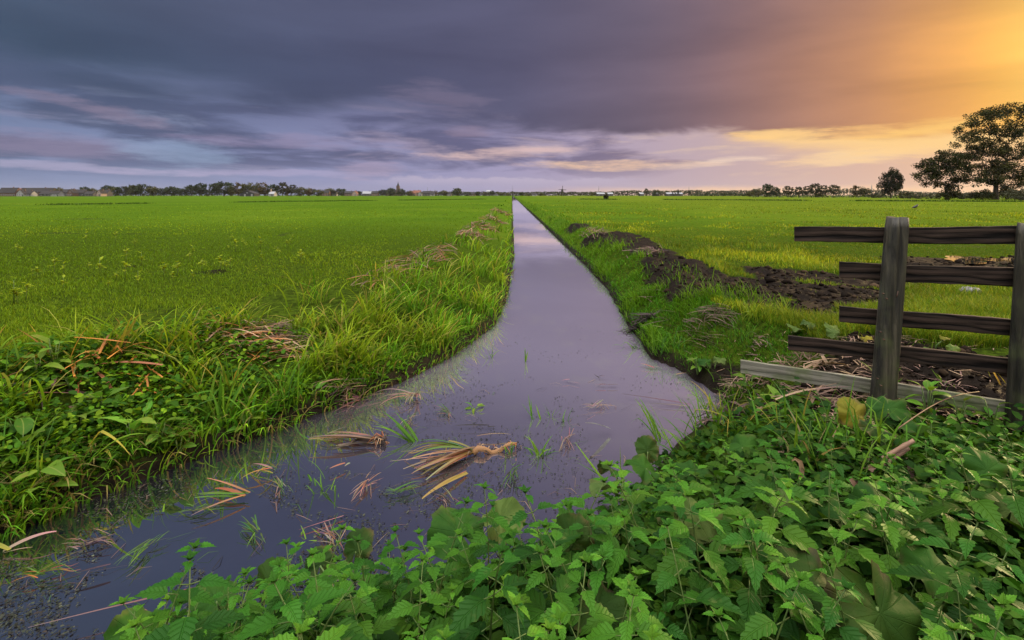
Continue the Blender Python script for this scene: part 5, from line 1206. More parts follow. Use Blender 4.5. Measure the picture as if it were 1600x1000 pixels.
# straw litter over the trodden peat round the fence
mb = MB()
for i in range(520):
    px, py = rs.gauss(1330, 130), rs.uniform(520, 665); p = on_ground(px, py, 0.012); h = rs.uniform(0, 6.3); l_ = rs.uniform(0.03, 0.14); c = rs.choice(TAN+PURP+PINK)
    if wdist(np.array([p.x]), np.array([p.y]))[0] < 0.1 or p.x < 0.9: continue
    ribbon([p, p+Vector((math.cos(h)*l_*0.5, math.sin(h)*l_*0.5, 0.02*rs.random())), p+Vector((math.cos(h)*l_, math.sin(h)*l_, 0.01))], rs.uniform(0.004, 0.010), 0.2, 0.6, c, c, mb)
tag(obj('straw_litter', mb.mesh('straw_litter', M_DRY)), 'bits of dry straw strewn over the dark soil around the fence', 'straw', kind='stuff')
# pale stone on the grass behind the fence, black bird beyond
p = on_ground(1505, 458, 0.02); mb = MB(); rnd = random.Random(9)
for k in range(5):
    V = []; Fc = []; NS, NR = 10, 6; cx, cy, r_ = rnd.uniform(-.12, .12), rnd.uniform(-.06, .06), rnd.uniform(0.05, 0.10)
    for j in range(NR+1):
        for i in range(NS):
            f_ = math.pi*j/NR; q = 2*math.pi*i/NS; rr = r_*(0.8+0.4*vnoise(np.array([i*1.3+k]), np.array([j*1.1]), 5)[0]); V.append((cx+rr*math.sin(f_)*math.cos(q), cy+rr*math.sin(f_)*math.sin(q), 0.03+rr*0.6*math.cos(f_)))
    for j in range(NR):
        for i in range(NS): Fc.append((j*NS+i, (j+1)*NS+i, (j+1)*NS+(i+1) % NS, j*NS+(i+1) % NS))
    mb.add(V, Fc)
tag(obj('pale_clod', mb.mesh('pale_clod', mat_noise('pale lump', (0.05, 0.05, 0.06), (0.24, 0.23, 0.24), 30, 0.8)), None, p), 'pale grey crumbled lump on the grass seen between the boards', 'lump')
p = at(1430, 328); t = thing('black_bird', 'small black bird standing in the pasture above the top board', 'bird', p, (0, 0, 0.3), 1.5)
M_BIRD, n = material('black feathers'); n.out(n.bsdf((0.012, 0.012, 0.015, 1), 0.5, 0.4))
bm_path = [(-0.24, 0, 0.10), (-0.12, 0, 0.14), (-0.02, 0, 0.17), (0.09, 0, 0.20), (0.14, 0, 0.255), (0.18, 0, 0.275), (0.22, 0, 0.268), (0.27, 0, 0.258)]
V, Fc = tube(bm_path, [0.012, 0.045, 0.068, 0.062, 0.038, 0.036, 0.016, 0.003], 10); mb = MB(); mb.add(V, Fc)
for s_ in (-0.03, 0.03):
    V, Fc = tube([(0.02, s_, 0.14), (0.0, s_, 0.07), (0.02, s_, 0.0), (0.06, s_, -0.005)], [0.014, 0.007, 0.005, 0.003], 5); mb.add(V, Fc)
obj('body', mb.mesh('body', M_BIRD), t)
# ------------------------------------------------------------------ trees: pipe-model branches towards leaf clusters
def tree_meshes(seed, h, trunk_h, clusters, r0, leaf, nleaf, rc, cols, step=0.8, flat=0.7, lean=0.0, fork=1.0, rmin=0.02):
    """clusters: list of (x, y, z) crown centres"""
    rnd = random.Random(seed); nr = np.random.default_rng(seed)
    nodes = [Vector((lean*trunk_h*(i/6)**2+rnd.gauss(0, 0.02*h/10), rnd.gauss(0, 0.02*h/10), trunk_h*i/6-0.1)) for i in range(7)]
    par = [-1]+list(range(6)); cnt = [0]*7
    cl = sorted(clusters, key=lambda c: (c[0]**2+c[1]**2)+(c[2]-trunk_h)**2)
    tipn = []
    for c in cl:
        c = Vector(c); best, bi = 1e9, 6
        for i in range(4, len(nodes)):
            nd = nodes[i]; dv = c-nd
            cost = dv.length+max(0, nd.z-c.z+0.15*dv.length)*2.2
            if cost < best: best, bi = cost, i
        a = nodes[bi]; dv = c-a; n_ = max(1, int(dv.length/step)); pi_ = bi
        for k in range(1, n_+1):
            t = k/n_; p = a.lerp(c, t)+Vector((rnd.gauss(0, 0.12), rnd.gauss(0, 0.12), rnd.gauss(0, 0.08)+0.25*math.sin(math.pi*t)*min(1.0, dv.length*0.25)))*(0.6*step if t < 1 else 0)
            nodes.append(p); par.append(pi_); cnt.append(0); pi_ = len(nodes)-1
        tipn.append(pi_)
    for i in tipn:
        j = i
        while j != -1: cnt[j] += 1; j = par[j]
    tot = max(cnt); rad = [max(rmin, r0*(max(c, 1)/tot)**0.68) for c in cnt]
    for i in range(5): rad[i] = r0*(1.25-0.25*i/4) if i else r0*1.5
    V, Fc = [], []
    for i in range(1, len(nodes)):
        p = par[i]; o = len(V); S = 7 if rad[i] > 0.08*h/10 else 4
        d_ = (nodes[i]-nodes[p]).normalized(); a = d_.orthogonal().normalized(); b = d_.cross(a); rp = min(rad[p], rad[i]*1.35)
        for q_, r_ in ((nodes[p]-d_*rad[i]*0.3, rp), (nodes[i]+d_*rad[i]*0.2, rad[i])):
            for k in range(S): V.append(q_+(a*math.cos(2*math.pi*k/S)+b*math.sin(2*math.pi*k/S))*r_)
        for k in range(S): Fc.append((o+k, o+(k+1) % S, o+S+(k+1) % S, o+S+k))
    tm = mesh('trunk', V, Fc, M_BARK, True)
    C0 = np.array([tuple(c) for c in cl]); N = len(C0)*nleaf
    cc = np.repeat(C0, nleaf, 0); off = nr.normal(0, 1, (N, 3)); off *= (rc*nr.random(N)**0.4/np.maximum(np.linalg.norm(off, axis=1), 1e-6))[:, None]; off[:, 2] *= flat
    P = cc+off; S = leaf*nr.uniform(0.6, 1.3, N)
    tone = np.repeat(nr.uniform(0.65, 1.3, len(C0)), nleaf)*nr.uniform(0.75, 1.25, N)
    ci = np.repeat(nr.integers(0, len(cols), len(C0)), nleaf); c = np.array(cols)[ci]*tone[:, None]
    th = nr.uniform(0, 2*np.pi, N); a = np.stack([np.cos(th), np.sin(th), nr.normal(0, 0.6, N)], -1); a /= np.linalg.norm(a, axis=1)[:, None]
    r2 = nr.normal(0, 1, (N, 3)); b = np.cross(a, r2); b /= np.maximum(np.linalg.norm(b, axis=1), 1e-6)[:, None]
    sh = [(-0.5, 0), (-0.05, 0.34), (0.5, 0.04), (0.0, -0.34)]
    Vv = np.stack([P+a*(S*x)[:, None]+b*(S*y)[:, None] for x, y in sh], 1)
    Qf = (np.arange(N)*4)[:, None]+np.arange(4)
    cm = fast_mesh('crown', Vv.reshape(-1, 3), Qf, np.zeros((0, 3), int), M_TREE, np.repeat(c, 4, 0), False)
    return tm, cm
def ell(rnd, n_, cx, cy, cz, rx, ry, rz, shell=0.45, zmin=None):
    out = []
    while len(out) < n_:
        v = Vector((rnd.gauss(0, 1), rnd.gauss(0, 1), rnd.gauss(0, 1))).normalized()*(shell+(1-shell)*rnd.random())**0.6
        p = (cx+v.x*rx, cy+v.y*ry, cz+v.z*rz)
        if zmin is None or p[2] > zmin: out.append(p)
    return out
def put_tree(name, tm, cm, label, cat, loc, rz=0, sc=1, group=None):
    t = thing(name, label, cat, loc, (0, 0, rz), sc, group); obj('trunk', tm, t); obj('crown', cm, t); return t
DARKL = [(0.017, 0.023, 0.007), (0.025, 0.029, 0.008), (0.036, 0.036, 0.010)]
AUT = [(0.055, 0.055, 0.018), (0.085, 0.065, 0.020), (0.040, 0.050, 0.016)]
# two large trees on the right
rnd = random.Random(41)
Yt = 140.0; P3 = far(1556, 305, Yt); P3.z = 0
def pxm(px, py, base): return ((px-base)/F*Yt, CAM_H-(py-305)/F*Yt)
cl = []
for (px, py, rx, ry, k_) in ((1518, 205, 22, 16, 16), (1500, 222, 12, 8, 5), (1530, 185, 22, 14, 15), (1560, 178, 22, 12, 13), (1590, 172, 20, 12, 12), (1565, 205, 26, 16, 17), (1600, 200, 26, 18, 16),
                         (1540, 235, 30, 12, 24), (1580, 238, 30, 14, 22), (1512, 250, 16, 8, 10), (1548, 262, 24, 14, 24), (1590, 268, 26, 16, 26), (1535, 278, 20, 10, 14), (1575, 285, 26, 10, 16), (1620, 240, 20, 24, 18), (1640, 200, 22, 24, 14), (1625, 280, 20, 16, 14), (1555, 222, 40, 30, 14)):
    x, z = pxm(px, py, 1556); cl += ell(rnd, int(k_*2.0), x, rnd.uniform(-2.5, 2.5), z, rx/F*Yt, 4.2, ry/F*Yt, 0.3)
tm, cm = tree_meshes(1, 24, 4.2, cl, 0.55, 0.40, 64, 1.35, DARKL+AUT[:1], 0.9, 0.62, 0.0, rmin=0.02)
put_tree('tall_tree', tm, cm, 'tallest tree, open-crowned and thinning at the top, at the right edge of the picture', 'tree', P3)
P2_ = far(1478, 305, Yt-6); P2_.z = 0; cl = []
for (px, py, rx, ry, k_) in ((1478, 248, 22, 10, 22), (1455, 262, 16, 12, 18), (1500, 262, 18, 12, 18), (1478, 272, 32, 16, 30), (1446, 276, 10, 8, 8), (1508, 280, 12, 8, 8), (1470, 288, 22, 6, 8), (1490, 290, 16, 6, 6)):
    x, z = pxm(px, py, 1478); cl += ell(rnd, int(k_*1.7), x, rnd.uniform(-1.5, 1.5), z, rx/F*Yt, 4.0, ry/F*Yt, 0.3)
tm, cm = tree_meshes(2, 13, 2.6, cl, 0.26, 0.40, 60, 1.15, DARKL, 0.7, 0.62, rmin=0.02)
put_tree('round_tree', tm, cm, 'round-crowned dark tree standing left of the tallest tree', 'tree', P2_)
# leaning willow further left
Yw = 200.0; Pw = far(1392, 305, Yw); Pw.z = 0; cl = []
for (px, py, rx, ry, k_) in ((1396, 270, 7, 7, 16), (1386, 279, 9, 8, 18), (1400, 280, 9, 10, 22), (1380, 290, 7, 6, 14), (1394, 292, 12, 8, 24), (1404, 294, 6, 6, 8), (1388, 300, 10, 4, 8)):
    cl += ell(rnd, k_, (px-1392)/F*Yw, 0, CAM_H-(py-305)/F*Yw, rx/F*Yw, 2.4, ry/F*Yw, 0.3)
tm, cm = tree_meshes(3, 11, 1.0, cl, 0.28, 0.42, 80, 0.95, [(0.013, 0.017, 0.008), (0.02, 0.024, 0.012), (0.016, 0.020, 0.008)], 0.6, 1.2, 0.06, rmin=0.03)
put_tree('willow', tm, cm, 'feathery grey-green willow standing alone left of the round-crowned tree', 'tree', Pw)
# bushes (no visible trunk of their own, a few stems)
def bush_mesh(seed, w_, h, cols, n_=26, leaf=0.28):
    rnd = random.Random(seed); c = ell(rnd, int(n_*1.6), 0, 0, h*0.45, w_*0.5, w_*0.4, h*0.5, 0.2, 0.1)
    return tree_meshes(seed, h, h*0.2, c, 0.07, leaf*1.25, 50, h*0.28, cols, 0.5, 0.8, rmin=0.015)
def bush(px, Y, w_px, h_px, label, seed, cols=DARKL, name='bush'):
    s_ = Y/F; tm, cm = bush_mesh(seed, w_px*s_, h_px*s_, cols, 26, max(0.25, 0.9*s_)); p = far(px, 305, Y); p.z = 0
    return put_tree(name, tm, cm, label, 'bush', p)
GREYG = [(0.05, 0.055, 0.03), (0.06, 0.065, 0.04)]
bush(1482, 132, 34, 19, 'low dense bush at the foot of the round-crowned tree', 11)
bush(1535, 134, 34, 17, 'low dark bush left of the tallest tree\'s trunk', 12)
bush(1572, 146, 26, 22, 'dark bush behind the tallest tree\'s trunk', 13)
bush(1596, 120, 50, 19, 'grey-green reedy bush at the right edge of the picture', 14, GREYG)
bush(1415, 190, 26, 9, 'low bush right of the willow\'s foot', 15)
bush(1440, 170, 60, 8, 'long low grey-green scrub between the willow and the round-crowned tree', 16, GREYG)
bush(1370, 230, 26, 7, 'low scrub left of the willow\'s foot', 17, GREYG)
bush(1508, 160, 30, 7, 'low scrub seen between the two largest trees', 18, GREYG)
bush(1350, 330, 20, 16, 'dark spiky bush right of a small leaning tree', 19)
bush(947, 170, 8, 6, 'lone round bush standing in the open right meadow', 20)
bush(1280, 280, 14, 6, 'small dark bush below the row of trees', 21)
# ------------------------------------------------------------------ far trees: a few shapes, copied
def far_variant(seed, kind):
    rnd = random.Random(seed)
    if kind == 'round':  c = ell(rnd, 40, 0, 0, 5.4, 4.6, 4.0, 4.8, 0.3, 0.8); return tree_meshes(seed, 10, 1.2, c, 0.28, 0.9, 30, 1.7, [(0.018, 0.032, 0.014), (0.026, 0.042, 0.016)], 1.2, 0.8, rmin=0.06)
    if kind == 'olive':  c = ell(rnd, 40, 0, 0, 5.2, 4.2, 4.0, 4.8, 0.3, 0.8); return tree_meshes(seed, 10, 1.0, c, 0.28, 0.9, 30, 1.7, [(0.055, 0.060, 0.020), (0.070, 0.070, 0.022), (0.045, 0.055, 0.02)], 1.2, 0.8, rmin=0.06)
    if kind == 'rust':   c = ell(rnd, 34, 0, 0, 5.2, 3.2, 3.2, 4.8, 0.3, 0.8); return tree_meshes(seed, 10, 1.6, c, 0.25, 0.9, 26, 1.3, [(0.085, 0.060, 0.022), (0.065, 0.050, 0.02)], 1.2, 0.8, rmin=0.06)
    if kind == 'airy':   c = ell(rnd, 60, 0, 0, 6.2, 4.6, 4.0, 3.9, 0.4); return tree_meshes(seed, 10, 2.2, c, 0.22, 0.7, 26, 1.05, [(0.024, 0.028, 0.011), (0.032, 0.033, 0.012)], 0.8, 0.7, rmin=0.07)
    if kind == 'broad':  c = ell(rnd, 60, 0, 0, 5.2, 7.0, 5.0, 4.6, 0.3, 0.8); return tree_meshes(seed, 10, 1.6, c, 0.35, 1.0, 28, 1.6, [(0.040, 0.052, 0.018), (0.030, 0.045, 0.016)], 1.2, 0.8, rmin=0.06)
    if kind == 'conifer':
        c = [(math.cos(i*2.4)*1.9*(1-i/30), math.sin(i*2.4)*1.9*(1-i/30), 1+8.6*i/30) for i in range(30)]; return tree_meshes(seed, 10, 1.0, c, 0.22, 0.7, 22, 0.6, [(0.012, 0.022, 0.012)], 1.2, 0.8, rmin=0.06)
    if kind == 'low':    c = ell(rnd, 40, 0, 0, 4.0, 9.0, 4.0, 4.0, 0.2, 0.3); return tree_meshes(seed, 8, 1.0, c, 0.25, 1.0, 26, 1.5, [(0.026, 0.036, 0.016), (0.035, 0.045, 0.018)], 1.2, 0.8, rmin=0.06)
VAR = {k: [far_variant(200+10*j+i, k) for i in range(2)] for j, k in enumerate(('round', 'olive', 'rust', 'airy', 'broad', 'conifer', 'low'))}
WID = dict(round=10.5, olive=9.8, rust=7.6, airy=9.6, broad=16, conifer=4.6, low=20)
fi = 0
def ftree(px, top, kind, label, wpx=None, Y=600.0, group=None):
    global fi; fi += 1
    p = far(px, 305, Y); p.z = 0; h = CAM_H-(top-305)/F*Y
    tm, cm = VAR[kind][fi % 2]; sz = h/(10.6 if kind != 'low' else 8.6); sx = (wpx/F*Y/WID[kind]) if wpx else sz
    nm = {'conifer': 'conifer', 'low': 'hedge_bush'}.get(kind, 'deciduous_tree')
    return put_tree(nm, tm, cm, label, 'tree', p, fi*1.3 if kind != 'low' else 0, (sx, sx, sz), group)
A = [  # px, top, kind, width, label
 (92, 291.5, 'olive', 11, 'small yellowish tree between the long dark roof and the pink-gabled house'),
 (134, 289.5, 'round', 15, 'rounded dark tree behind the roofs left of the white-pink gable'),
 (145, 293, 'olive', 12, 'lower bushy tree right of the rounded tree behind the roofs'),
 (167, 287, 'round', 18, 'first tall tree of the dark wood, right of the white-pink gable'),
 (180, 291, 'olive', 16, 'lower tree in the dip after the first tall tree of the dark wood'),
 (193, 288.5, 'round', 20, 'broad dark tree in the left part of the dark wood'),
 (208, 288, 'broad', 24, 'wide flat-topped tree just before the highest crown of the left wood'),
 (224, 284.5, 'round', 20, 'highest round crown of the left wood'),
 (240, 290, 'olive', 18, 'sloping tree right of the highest round crown of the left wood'),
 (252, 293, 'round', 16, 'lowest dark tree in the gap before the second hump of the wood'),
 (268, 290, 'round', 18, 'dark tree rising after the gap in the wood'),
 (284, 292.5, 'round', 20, 'low dark tree in the saddle of the second hump'),
 (299, 287.5, 'round', 17, 'left shoulder of the second hump of the wood'),
 (312, 283, 'round', 20, 'round crown topping the second hump, just before the sky gap'),
 (326, 297.5, 'low', 22, 'low scrub filling the sky gap between two groups of tall trees'),
 (336, 283, 'round', 16, 'left crown of the twin-topped dark tree group after the sky gap'),
 (351, 282, 'round', 24, 'right and taller crown of the twin-topped dark group after the sky gap'),
 (362, 289, 'olive', 12, 'lower right flank of the twin-topped dark group'),
 (373, 284, 'rust', 14, 'brownish tree above the left end of the dark barn'),
 (388, 283.5, 'olive', 20, 'brownish olive tree right above the dark barn'),
 (402, 283.5, 'olive', 10, 'narrow yellow-green tree right of the dark barn'),
 (413, 283, 'rust', 15, 'bronze-brown tree left of the tall chimney'),
 (427, 286.5, 'round', 16, 'dark tree behind the tall chimney'),
 (442, 284, 'airy', 17, 'thin round-topped tree right of the tall chimney'),
 (456, 288, 'airy', 16, 'nearly bare tree right of the thin round-topped one'),
 (447, 292, 'rust', 9, 'yellow-brown small tree in front of the thin round-topped tree'),
 (471, 291, 'olive', 17, 'first of the sinking olive trees at the right end of the wood'),
 (484, 292.5, 'rust', 13, 'second of the sinking olive trees at the right end of the wood'),
 (497, 295.5, 'olive', 15, 'last and lowest olive tree at the right end of the wood'),
 (515, 293, 'olive', 18, 'broad tree behind the first village houses'),
 (533, 293.5, 'round', 15, 'round tree behind the second village house'),
 (561, 297, 'round', 6, 'small dark pointed tree between village houses'),
 (586, 298, 'round', 10, 'low tree above the grey village roofs'),
 (597, 294.5, 'round', 12, 'tree left of the church trees'),
 (611, 292.5, 'round', 12, 'dark tree hiding the left side of the church'),
 (628, 293, 'round', 12, 'dark tree hiding the right side of the church'),
 (641, 297, 'olive', 10, 'low tree right of the church before the red roofs'),
 (680, 297, 'rust', 8, 'brownish tree behind the blue-white house'),
 (693, 296.5, 'olive', 12, 'olive tree right of the blue-white house'),
 (714, 293.5, 'broad', 21, 'big flat-rounded tree at the right end of the village'),
 (732, 299.5, 'low', 16, 'low greenery right of the big flat-rounded tree'),
 (746, 298, 'round', 8, 'small round tree left of the tall white building'),
 (757, 300, 'olive', 10, 'low tree directly left of the tall white building'),
 (769, 296.5, 'round', 7, 'dark tree directly right of the tall white building'),
 (782, 300, 'olive', 14, 'low tree between the white building and the end of the ditch'),
 (794, 301.5, 'olive', 8, 'small bush at the far end of the ditch'),
]
for px, top, kind, wpx, lab in A: ftree(px, top, kind, lab, wpx*1.22 if kind != 'low' else wpx, 600 if px < 500 else 800)
B = [
 (1172, 299, 'olive', 14, 420, 'low tree left of the hazy wide tree'), (1184, 293, 'olive', 16, 520, 'hazy wide tree left of the tree row'),
 (1199, 285.5, 'round', 17, 330, 'dense round tree that starts the tree row on the right'),
 (1213, 289.5, 'round', 14, 330, 'second tree of the row, merging with the dense round one'),
 (1232, 290, 'airy', 16, 330, 'third tree of the row, with sky showing through'), (1248, 291, 'airy', 14, 330, 'fourth tree of the row, lowest in its middle'),
 (1261, 290, 'airy', 14, 330, 'fifth tree of the row, left of the tallest one'), (1274, 285.5, 'airy', 17, 330, 'tallest tree in the middle right of the row'),
 (1287, 288.5, 'airy', 13, 330, 'seventh tree of the row, right of the tallest one'), (1303, 288, 'airy', 17, 330, 'last open-crowned tree at the right end of the row'),
 (1338, 288.5, 'rust', 15, 340, 'small leaning tree standing alone between the row and the willow'),
 (1059.5, 295, 'conifer', None, 700, 'pointed dark conifer between the pale sheds'), (1051, 298, 'conifer', None, 700, 'shorter conifer left of the pointed dark one'),
 (1010, 294, 'airy', 7, 700, 'thin bare-topped tree above the far wood, left of the pale sheds'), (1025, 296, 'broad', 16, 700, 'broad tree above the far wood beside the thin bare-topped one'),
 (1077, 297, 'airy', 6, 700, 'small open tree right of the pointed conifer'), (814, 300, 'round', 7, 700, 'round dark tree on the skyline just right of the ditch\'s end'),
 (826, 301.5, 'olive', 9, 700, 'low tree right of the round one by the ditch\'s end'), (845, 301.5, 'olive', 9, 700, 'low tree midway between ditch and windmill'),
 (925, 300, 'olive', 7, 700, 'low tree left of the first pale shed'),
]
for px, top, kind, wpx, Y, lab in B: ftree(px, top, kind, lab, wpx*1.12 if wpx else None, Y)
# the far-off woods that read as one mass
def far_wood(x0, x1, Y, hf, label, seed, cols, step=3.0):
    rs = np.random.default_rng(seed); n_ = int((x1-x0)/F*Y/step*34); t = rs.random(n_); px = x0+(x1-x0)*t; X = (px-800)/F*Y
    hh = hf(px)/F*Y*(0.75+0.5*fbm(px*0.13, px*0+seed, 3, seed)); n3 = 1
    Z = hh*rs.random(n_)**0.7; Yj = Y+rs.normal(0, 8, n_); P = np.stack([X, Yj, Z], -1)
    c = palette(n_, cols); tag(obj('far_wood', leaflets('far_wood', P, rs.uniform(0.0016, 0.004, n_)*Y, c, M_TREE, 1.0)), label, 'wood', kind='stuff')
WC = [(0.026, 0.036, 0.018), (0.036, 0.044, 0.02), (0.045, 0.048, 0.024)]
far_wood(500, 800, 880, lambda x: 6+0*x, 'low dark greenery between the village houses on the left skyline', 1, WC)
far_wood(-160, 500, 640, lambda x: 7+4*sstep(155, 175, x), 'dark undergrowth below the left wood and behind its houses', 2, WC)
far_wood(800, 1190, 1000, lambda x: 6+2*sstep(930, 1000, x), 'low far-off wood along the skyline right of the ditch', 3, WC)
far_wood(1080, 1170, 620, lambda x: 4.5+0*x, 'clipped dark hedge at the foot of the far wood', 4, WC[:1])
far_wood(1160, 1640, 900, lambda x: 7+3*np.sin(x*0.02), 'hazy line of wood behind the right-hand trees', 5, WC)
far_wood(1180, 1420, 260, lambda x: 3.2+0*x, 'dark reedy strip at the foot of the tree row', 6, [(0.03, 0.04, 0.02), (0.045, 0.05, 0.025)])
far_wood(1400, 1660, 185, lambda x: 6.5+0*x, 'grey-green reeds at the foot of the big right-hand trees', 7, [(0.045, 0.055, 0.03), (0.06, 0.065, 0.035)])
# ------------------------------------------------------------------ houses
def house(px, Y, wpx, eave_px, ridge_px, wall, roof, label, gable=False, chim=True, depth=8.0, rz=0.0, win=3, wcat='house', name='house', door=True):
    """eave/ridge in photograph rows; gable=True turns the gable to the viewer"""
    p = far(px, 305, Y); p.z = 0; t = thing(name, label, wcat, p, (0, 0, rz))
    w_ = wpx/F*Y; he = CAM_H-(eave_px-305)/F*Y; hr = CAM_H-(ridge_px-305)/F*Y
    if gable:
        V = [(-w_/2, 0, 0), (w_/2, 0, 0), (w_/2, 0, he), (0, 0, hr), (-w_/2, 0, he)]; V += [(x, depth, z) for x, y, z in V]
        Fc = [(0, 1, 2, 3, 4), (9, 8, 7, 6, 5), (0, 5, 6, 1), (1, 6, 7, 2), (0, 4, 9, 5), (2, 7, 8, 3), (3, 8, 9, 4)]
        sl = (hr-he)/(w_/2); o_ = 0.35; e = 0.22
        RV, RF = [], []
        for s_ in (-1, 1):
            a = len(RV); q = [(0, hr+0.05), (s_*(w_/2+o_), he-sl*o_+0.05)]
            for y in (-0.25, depth+0.25):
                for x, z in q: RV += [(x, y, z), (x, y, z+e)]
            RF += [tuple(a+k for k in f_) for f_ in ((0, 2, 3, 1), (4, 5, 7, 6), (0, 4, 6, 2), (1, 3, 7, 5), (2, 6, 7, 3), (0, 1, 5, 4))]
    else:
        V, Fc = box(-w_/2, w_/2, 0, depth, 0, he); sl = (hr-he)/(depth/2); e = 0.22; o_ = 0.4
        V += [(-w_/2+0.01, depth/2, hr), (w_/2-0.01, depth/2, hr)]
        Fc += [(4, 7, 8), (5, 9, 6)]
        RV, RF = [], []
        for s_ in (0, 1):
            a = len(RV); q = [(depth/2, hr+0.03), ((-o_) if s_ == 0 else depth+o_, he-sl*o_+0.03)]
            for x in (-w_/2-0.3, w_/2+0.3):
                for y, z in q: RV += [(x, y, z), (x, y, z+e)]
            RF += [tuple(a+k for k in f_) for f_ in ((0, 2, 3, 1), (4, 5, 7, 6), (0, 4, 6, 2), (1, 3, 7, 5), (2, 6, 7, 3), (0, 1, 5, 4))]
    obj('wall', mesh('wall', V, Fc, wall), t); ro = obj('roof', mesh('roof', RV, RF, roof), t)
    if chim:
        V, Fc = box(w_*0.22-0.4, w_*0.22+0.4, depth/2-0.4, depth/2+0.4, hr-1.2, hr+1.1); obj('chimney', mesh('chimney', V, Fc, M_BRICK), ro)
    def window(x, z, ww, hh):
        V, Fc = box(x-ww/2, x+ww/2, -0.06, -0.004, z, z+hh); f_ = obj('window', mesh('window', V, Fc, M_WHITE), t)
        V, Fc = box(x-ww/2+0.1, x+ww/2-0.1, -0.085, -0.063, z+0.1, z+hh-0.1); obj('pane', mesh('pane', V, Fc, M_GLASS), f_)
    for k in range(win):
        x = -w_/2+w_*(k+0.5)/win
        if he > 2.2: window(x, 0.9, min(1.4, w_/win*0.6), 1.3)
        if he > 5: window(x, 3.6, min(1.3, w_/win*0.6), 1.2)
    if gable and hr-he > 2.5: window(0, he+0.2, 1.2, 1.2)
    if door:
        x = -w_/2+w_*(0.97 if win > 1 else 0.75)-0.6
        V, Fc = box(x-0.45, x+0.45, -0.07, -0.004, 0.0, 2.05); obj('door', mesh('door', V, Fc, M_DARKW), t)
    return t
MW, MR, MD, MRR, MG, MT = mat_noise('whitewashed wall', (0.20, 0.20, 0.21), (0.27, 0.27, 0.28), 1.0), M_BRICK, M_ROOF, M_ROOFR, M_ROOFG, M_DARKW
M_PALE = mat_noise('pale pink plaster', (0.24, 0.18, 0.155), (0.30, 0.23, 0.20), 1.0)
M_GREY = mat_noise('grey wall', (0.035, 0.035, 0.038), (0.06, 0.058, 0.06), 1.0)
HS = [(10, 560, 26, 301, 293.5, MR, MD, 'brick house with a dark roof at the left edge of the picture', False),
 (21, 575, 14, 300.5, 294.5, M_GREY, MRR, 'grey house with a dull reddish roof left of the white gable', False),
 (31, 560, 11, 302.5, 296.5, MW, MD, 'small house turning a bright white gable to the meadow', True),
 (55, 600, 52, 299.5, 293.7, MR, MD, 'very long terrace under one unbroken dark roof', False),
 (42, 565, 12, 303, 298.5, MW, MD, 'low white shed-like house in front of the left half of the long terrace', False),
 (70, 565, 18, 303, 299, M_GREY, MD, 'grey house in front of the right half of the long terrace', False),
 (85, 560, 12, 302.5, 298, MW, MD, 'whitewashed low house left of the small yellowish tree\'s foot', False),
 (109, 565, 9, 301.5, 295.8, MR, MD, 'brick house with a pointed pink gable', True),
 (104, 590, 18, 300.5, 296, M_GREY, MD, 'dark-roofed house behind the pointed pink gable', False),
 (122, 580, 18, 301, 296.2, M_GREY, MD, 'grey terraced house between the pink gable and the rounded tree', False),
 (138, 565, 14, 303, 299, M_GREY, MD, 'low grey house under the rounded dark tree', False),
 (154.5, 550, 7, 302, 296.6, M_PALE, MD, 'tall narrow house with a pale pink gable at the edge of the wood', True),
 (163, 560, 9, 302, 296.5, M_GREY, MD, 'dark-roofed house right of the pale pink gable', False),
 (508, 780, 12, 301, 297.5, MR, MD, 'first brick house of the village', False), (519, 800, 12, 302, 298.3, MW, MD, 'pale house right of the first village house', False),
 (545, 790, 14, 302, 298.8, MR, MD, 'brown-walled village house with a low roof', False), (554, 780, 7, 302, 298.2, M_PALE, MRR, 'narrow pinkish village house with a red roof', True),
 (573, 800, 14, 302.5, 299, M_GREY, MG, 'grey village house with a pale roof', False), (585, 790, 10, 302, 298.8, MR, MD, 'brick village house left of the church trees', False),
 (644, 800, 10, 302, 298.5, MR, MRR, 'red-roofed house right of the church', False), (651, 830, 12, 301, 297.5, MR, MRR, 'taller red-roofed house behind the bright white house', False),
 (656, 770, 5, 302.5, 299.8, MW, MD, 'bright white village house with its gable to the meadow', True), (668, 800, 16, 302, 298.6, M_GREY, MD, 'long dark-roofed village house', False),
 (675, 775, 7, 303.5, 300.5, MW, MD, 'small blue-white house in front of the long dark roof', False), (700, 800, 9, 303, 300.2, MW, MD, 'low white house left of the big flat-rounded tree', False),
 (738, 820, 10, 303, 300.2, MR, MD, 'low brick house right of the big flat-rounded tree', False),
 (835, 900, 7, 304, 301.8, MW, MD, 'tiny white house on the skyline right of the ditch', False)]
for (px, Y, wpx, e_, r_, wa, ro_, lab, gb) in HS: house(px, Y, wpx, e_, r_, wa, ro_, lab, gb, win=1 if wpx < 9 else (3 if wpx < 20 else 8))
house(386, 560, 22, 302.5, 298.3, MT, MD, 'black tarred barn with white doors before the wood', True, False, 12, 0, 0, 'barn', 'barn', False)
bo = [o for o in COL.objects if o.name.startswith('barn')][0]
for x in (-2.4, 5.2):
    V, Fc = box(x-0.9, x+0.9, -0.07, -0.004, 0.0, 2.4); obj('door', mesh('door', V, Fc, MW), bo)
t = house(424, 560, 8, 303, 299.5, MW, MG, 'small white house with a tall pink chimney at the foot of the wood', False, False, 7, 0, 1)
V, Fc = box(-2.6, -1.4, 2.8, 4.0, 3.0, CAM_H+(305-295.5)/F*560); obj('chimney', mesh('chimney', V, Fc, M_PALE), t)
V, Fc = box(-2.75, -1.25, 2.65, 4.15, CAM_H+(305-295.5)/F*560, CAM_H+(305-295)/F*560); obj('chimney_cap', mesh('chimney_cap', V, Fc, M_PALE), t)
house(763, 880, 6, 299.2, 297.0, MW, MG, 'tall white building at the right end of the village', False, False, 10, 0, 2, 'building', 'tall_building')
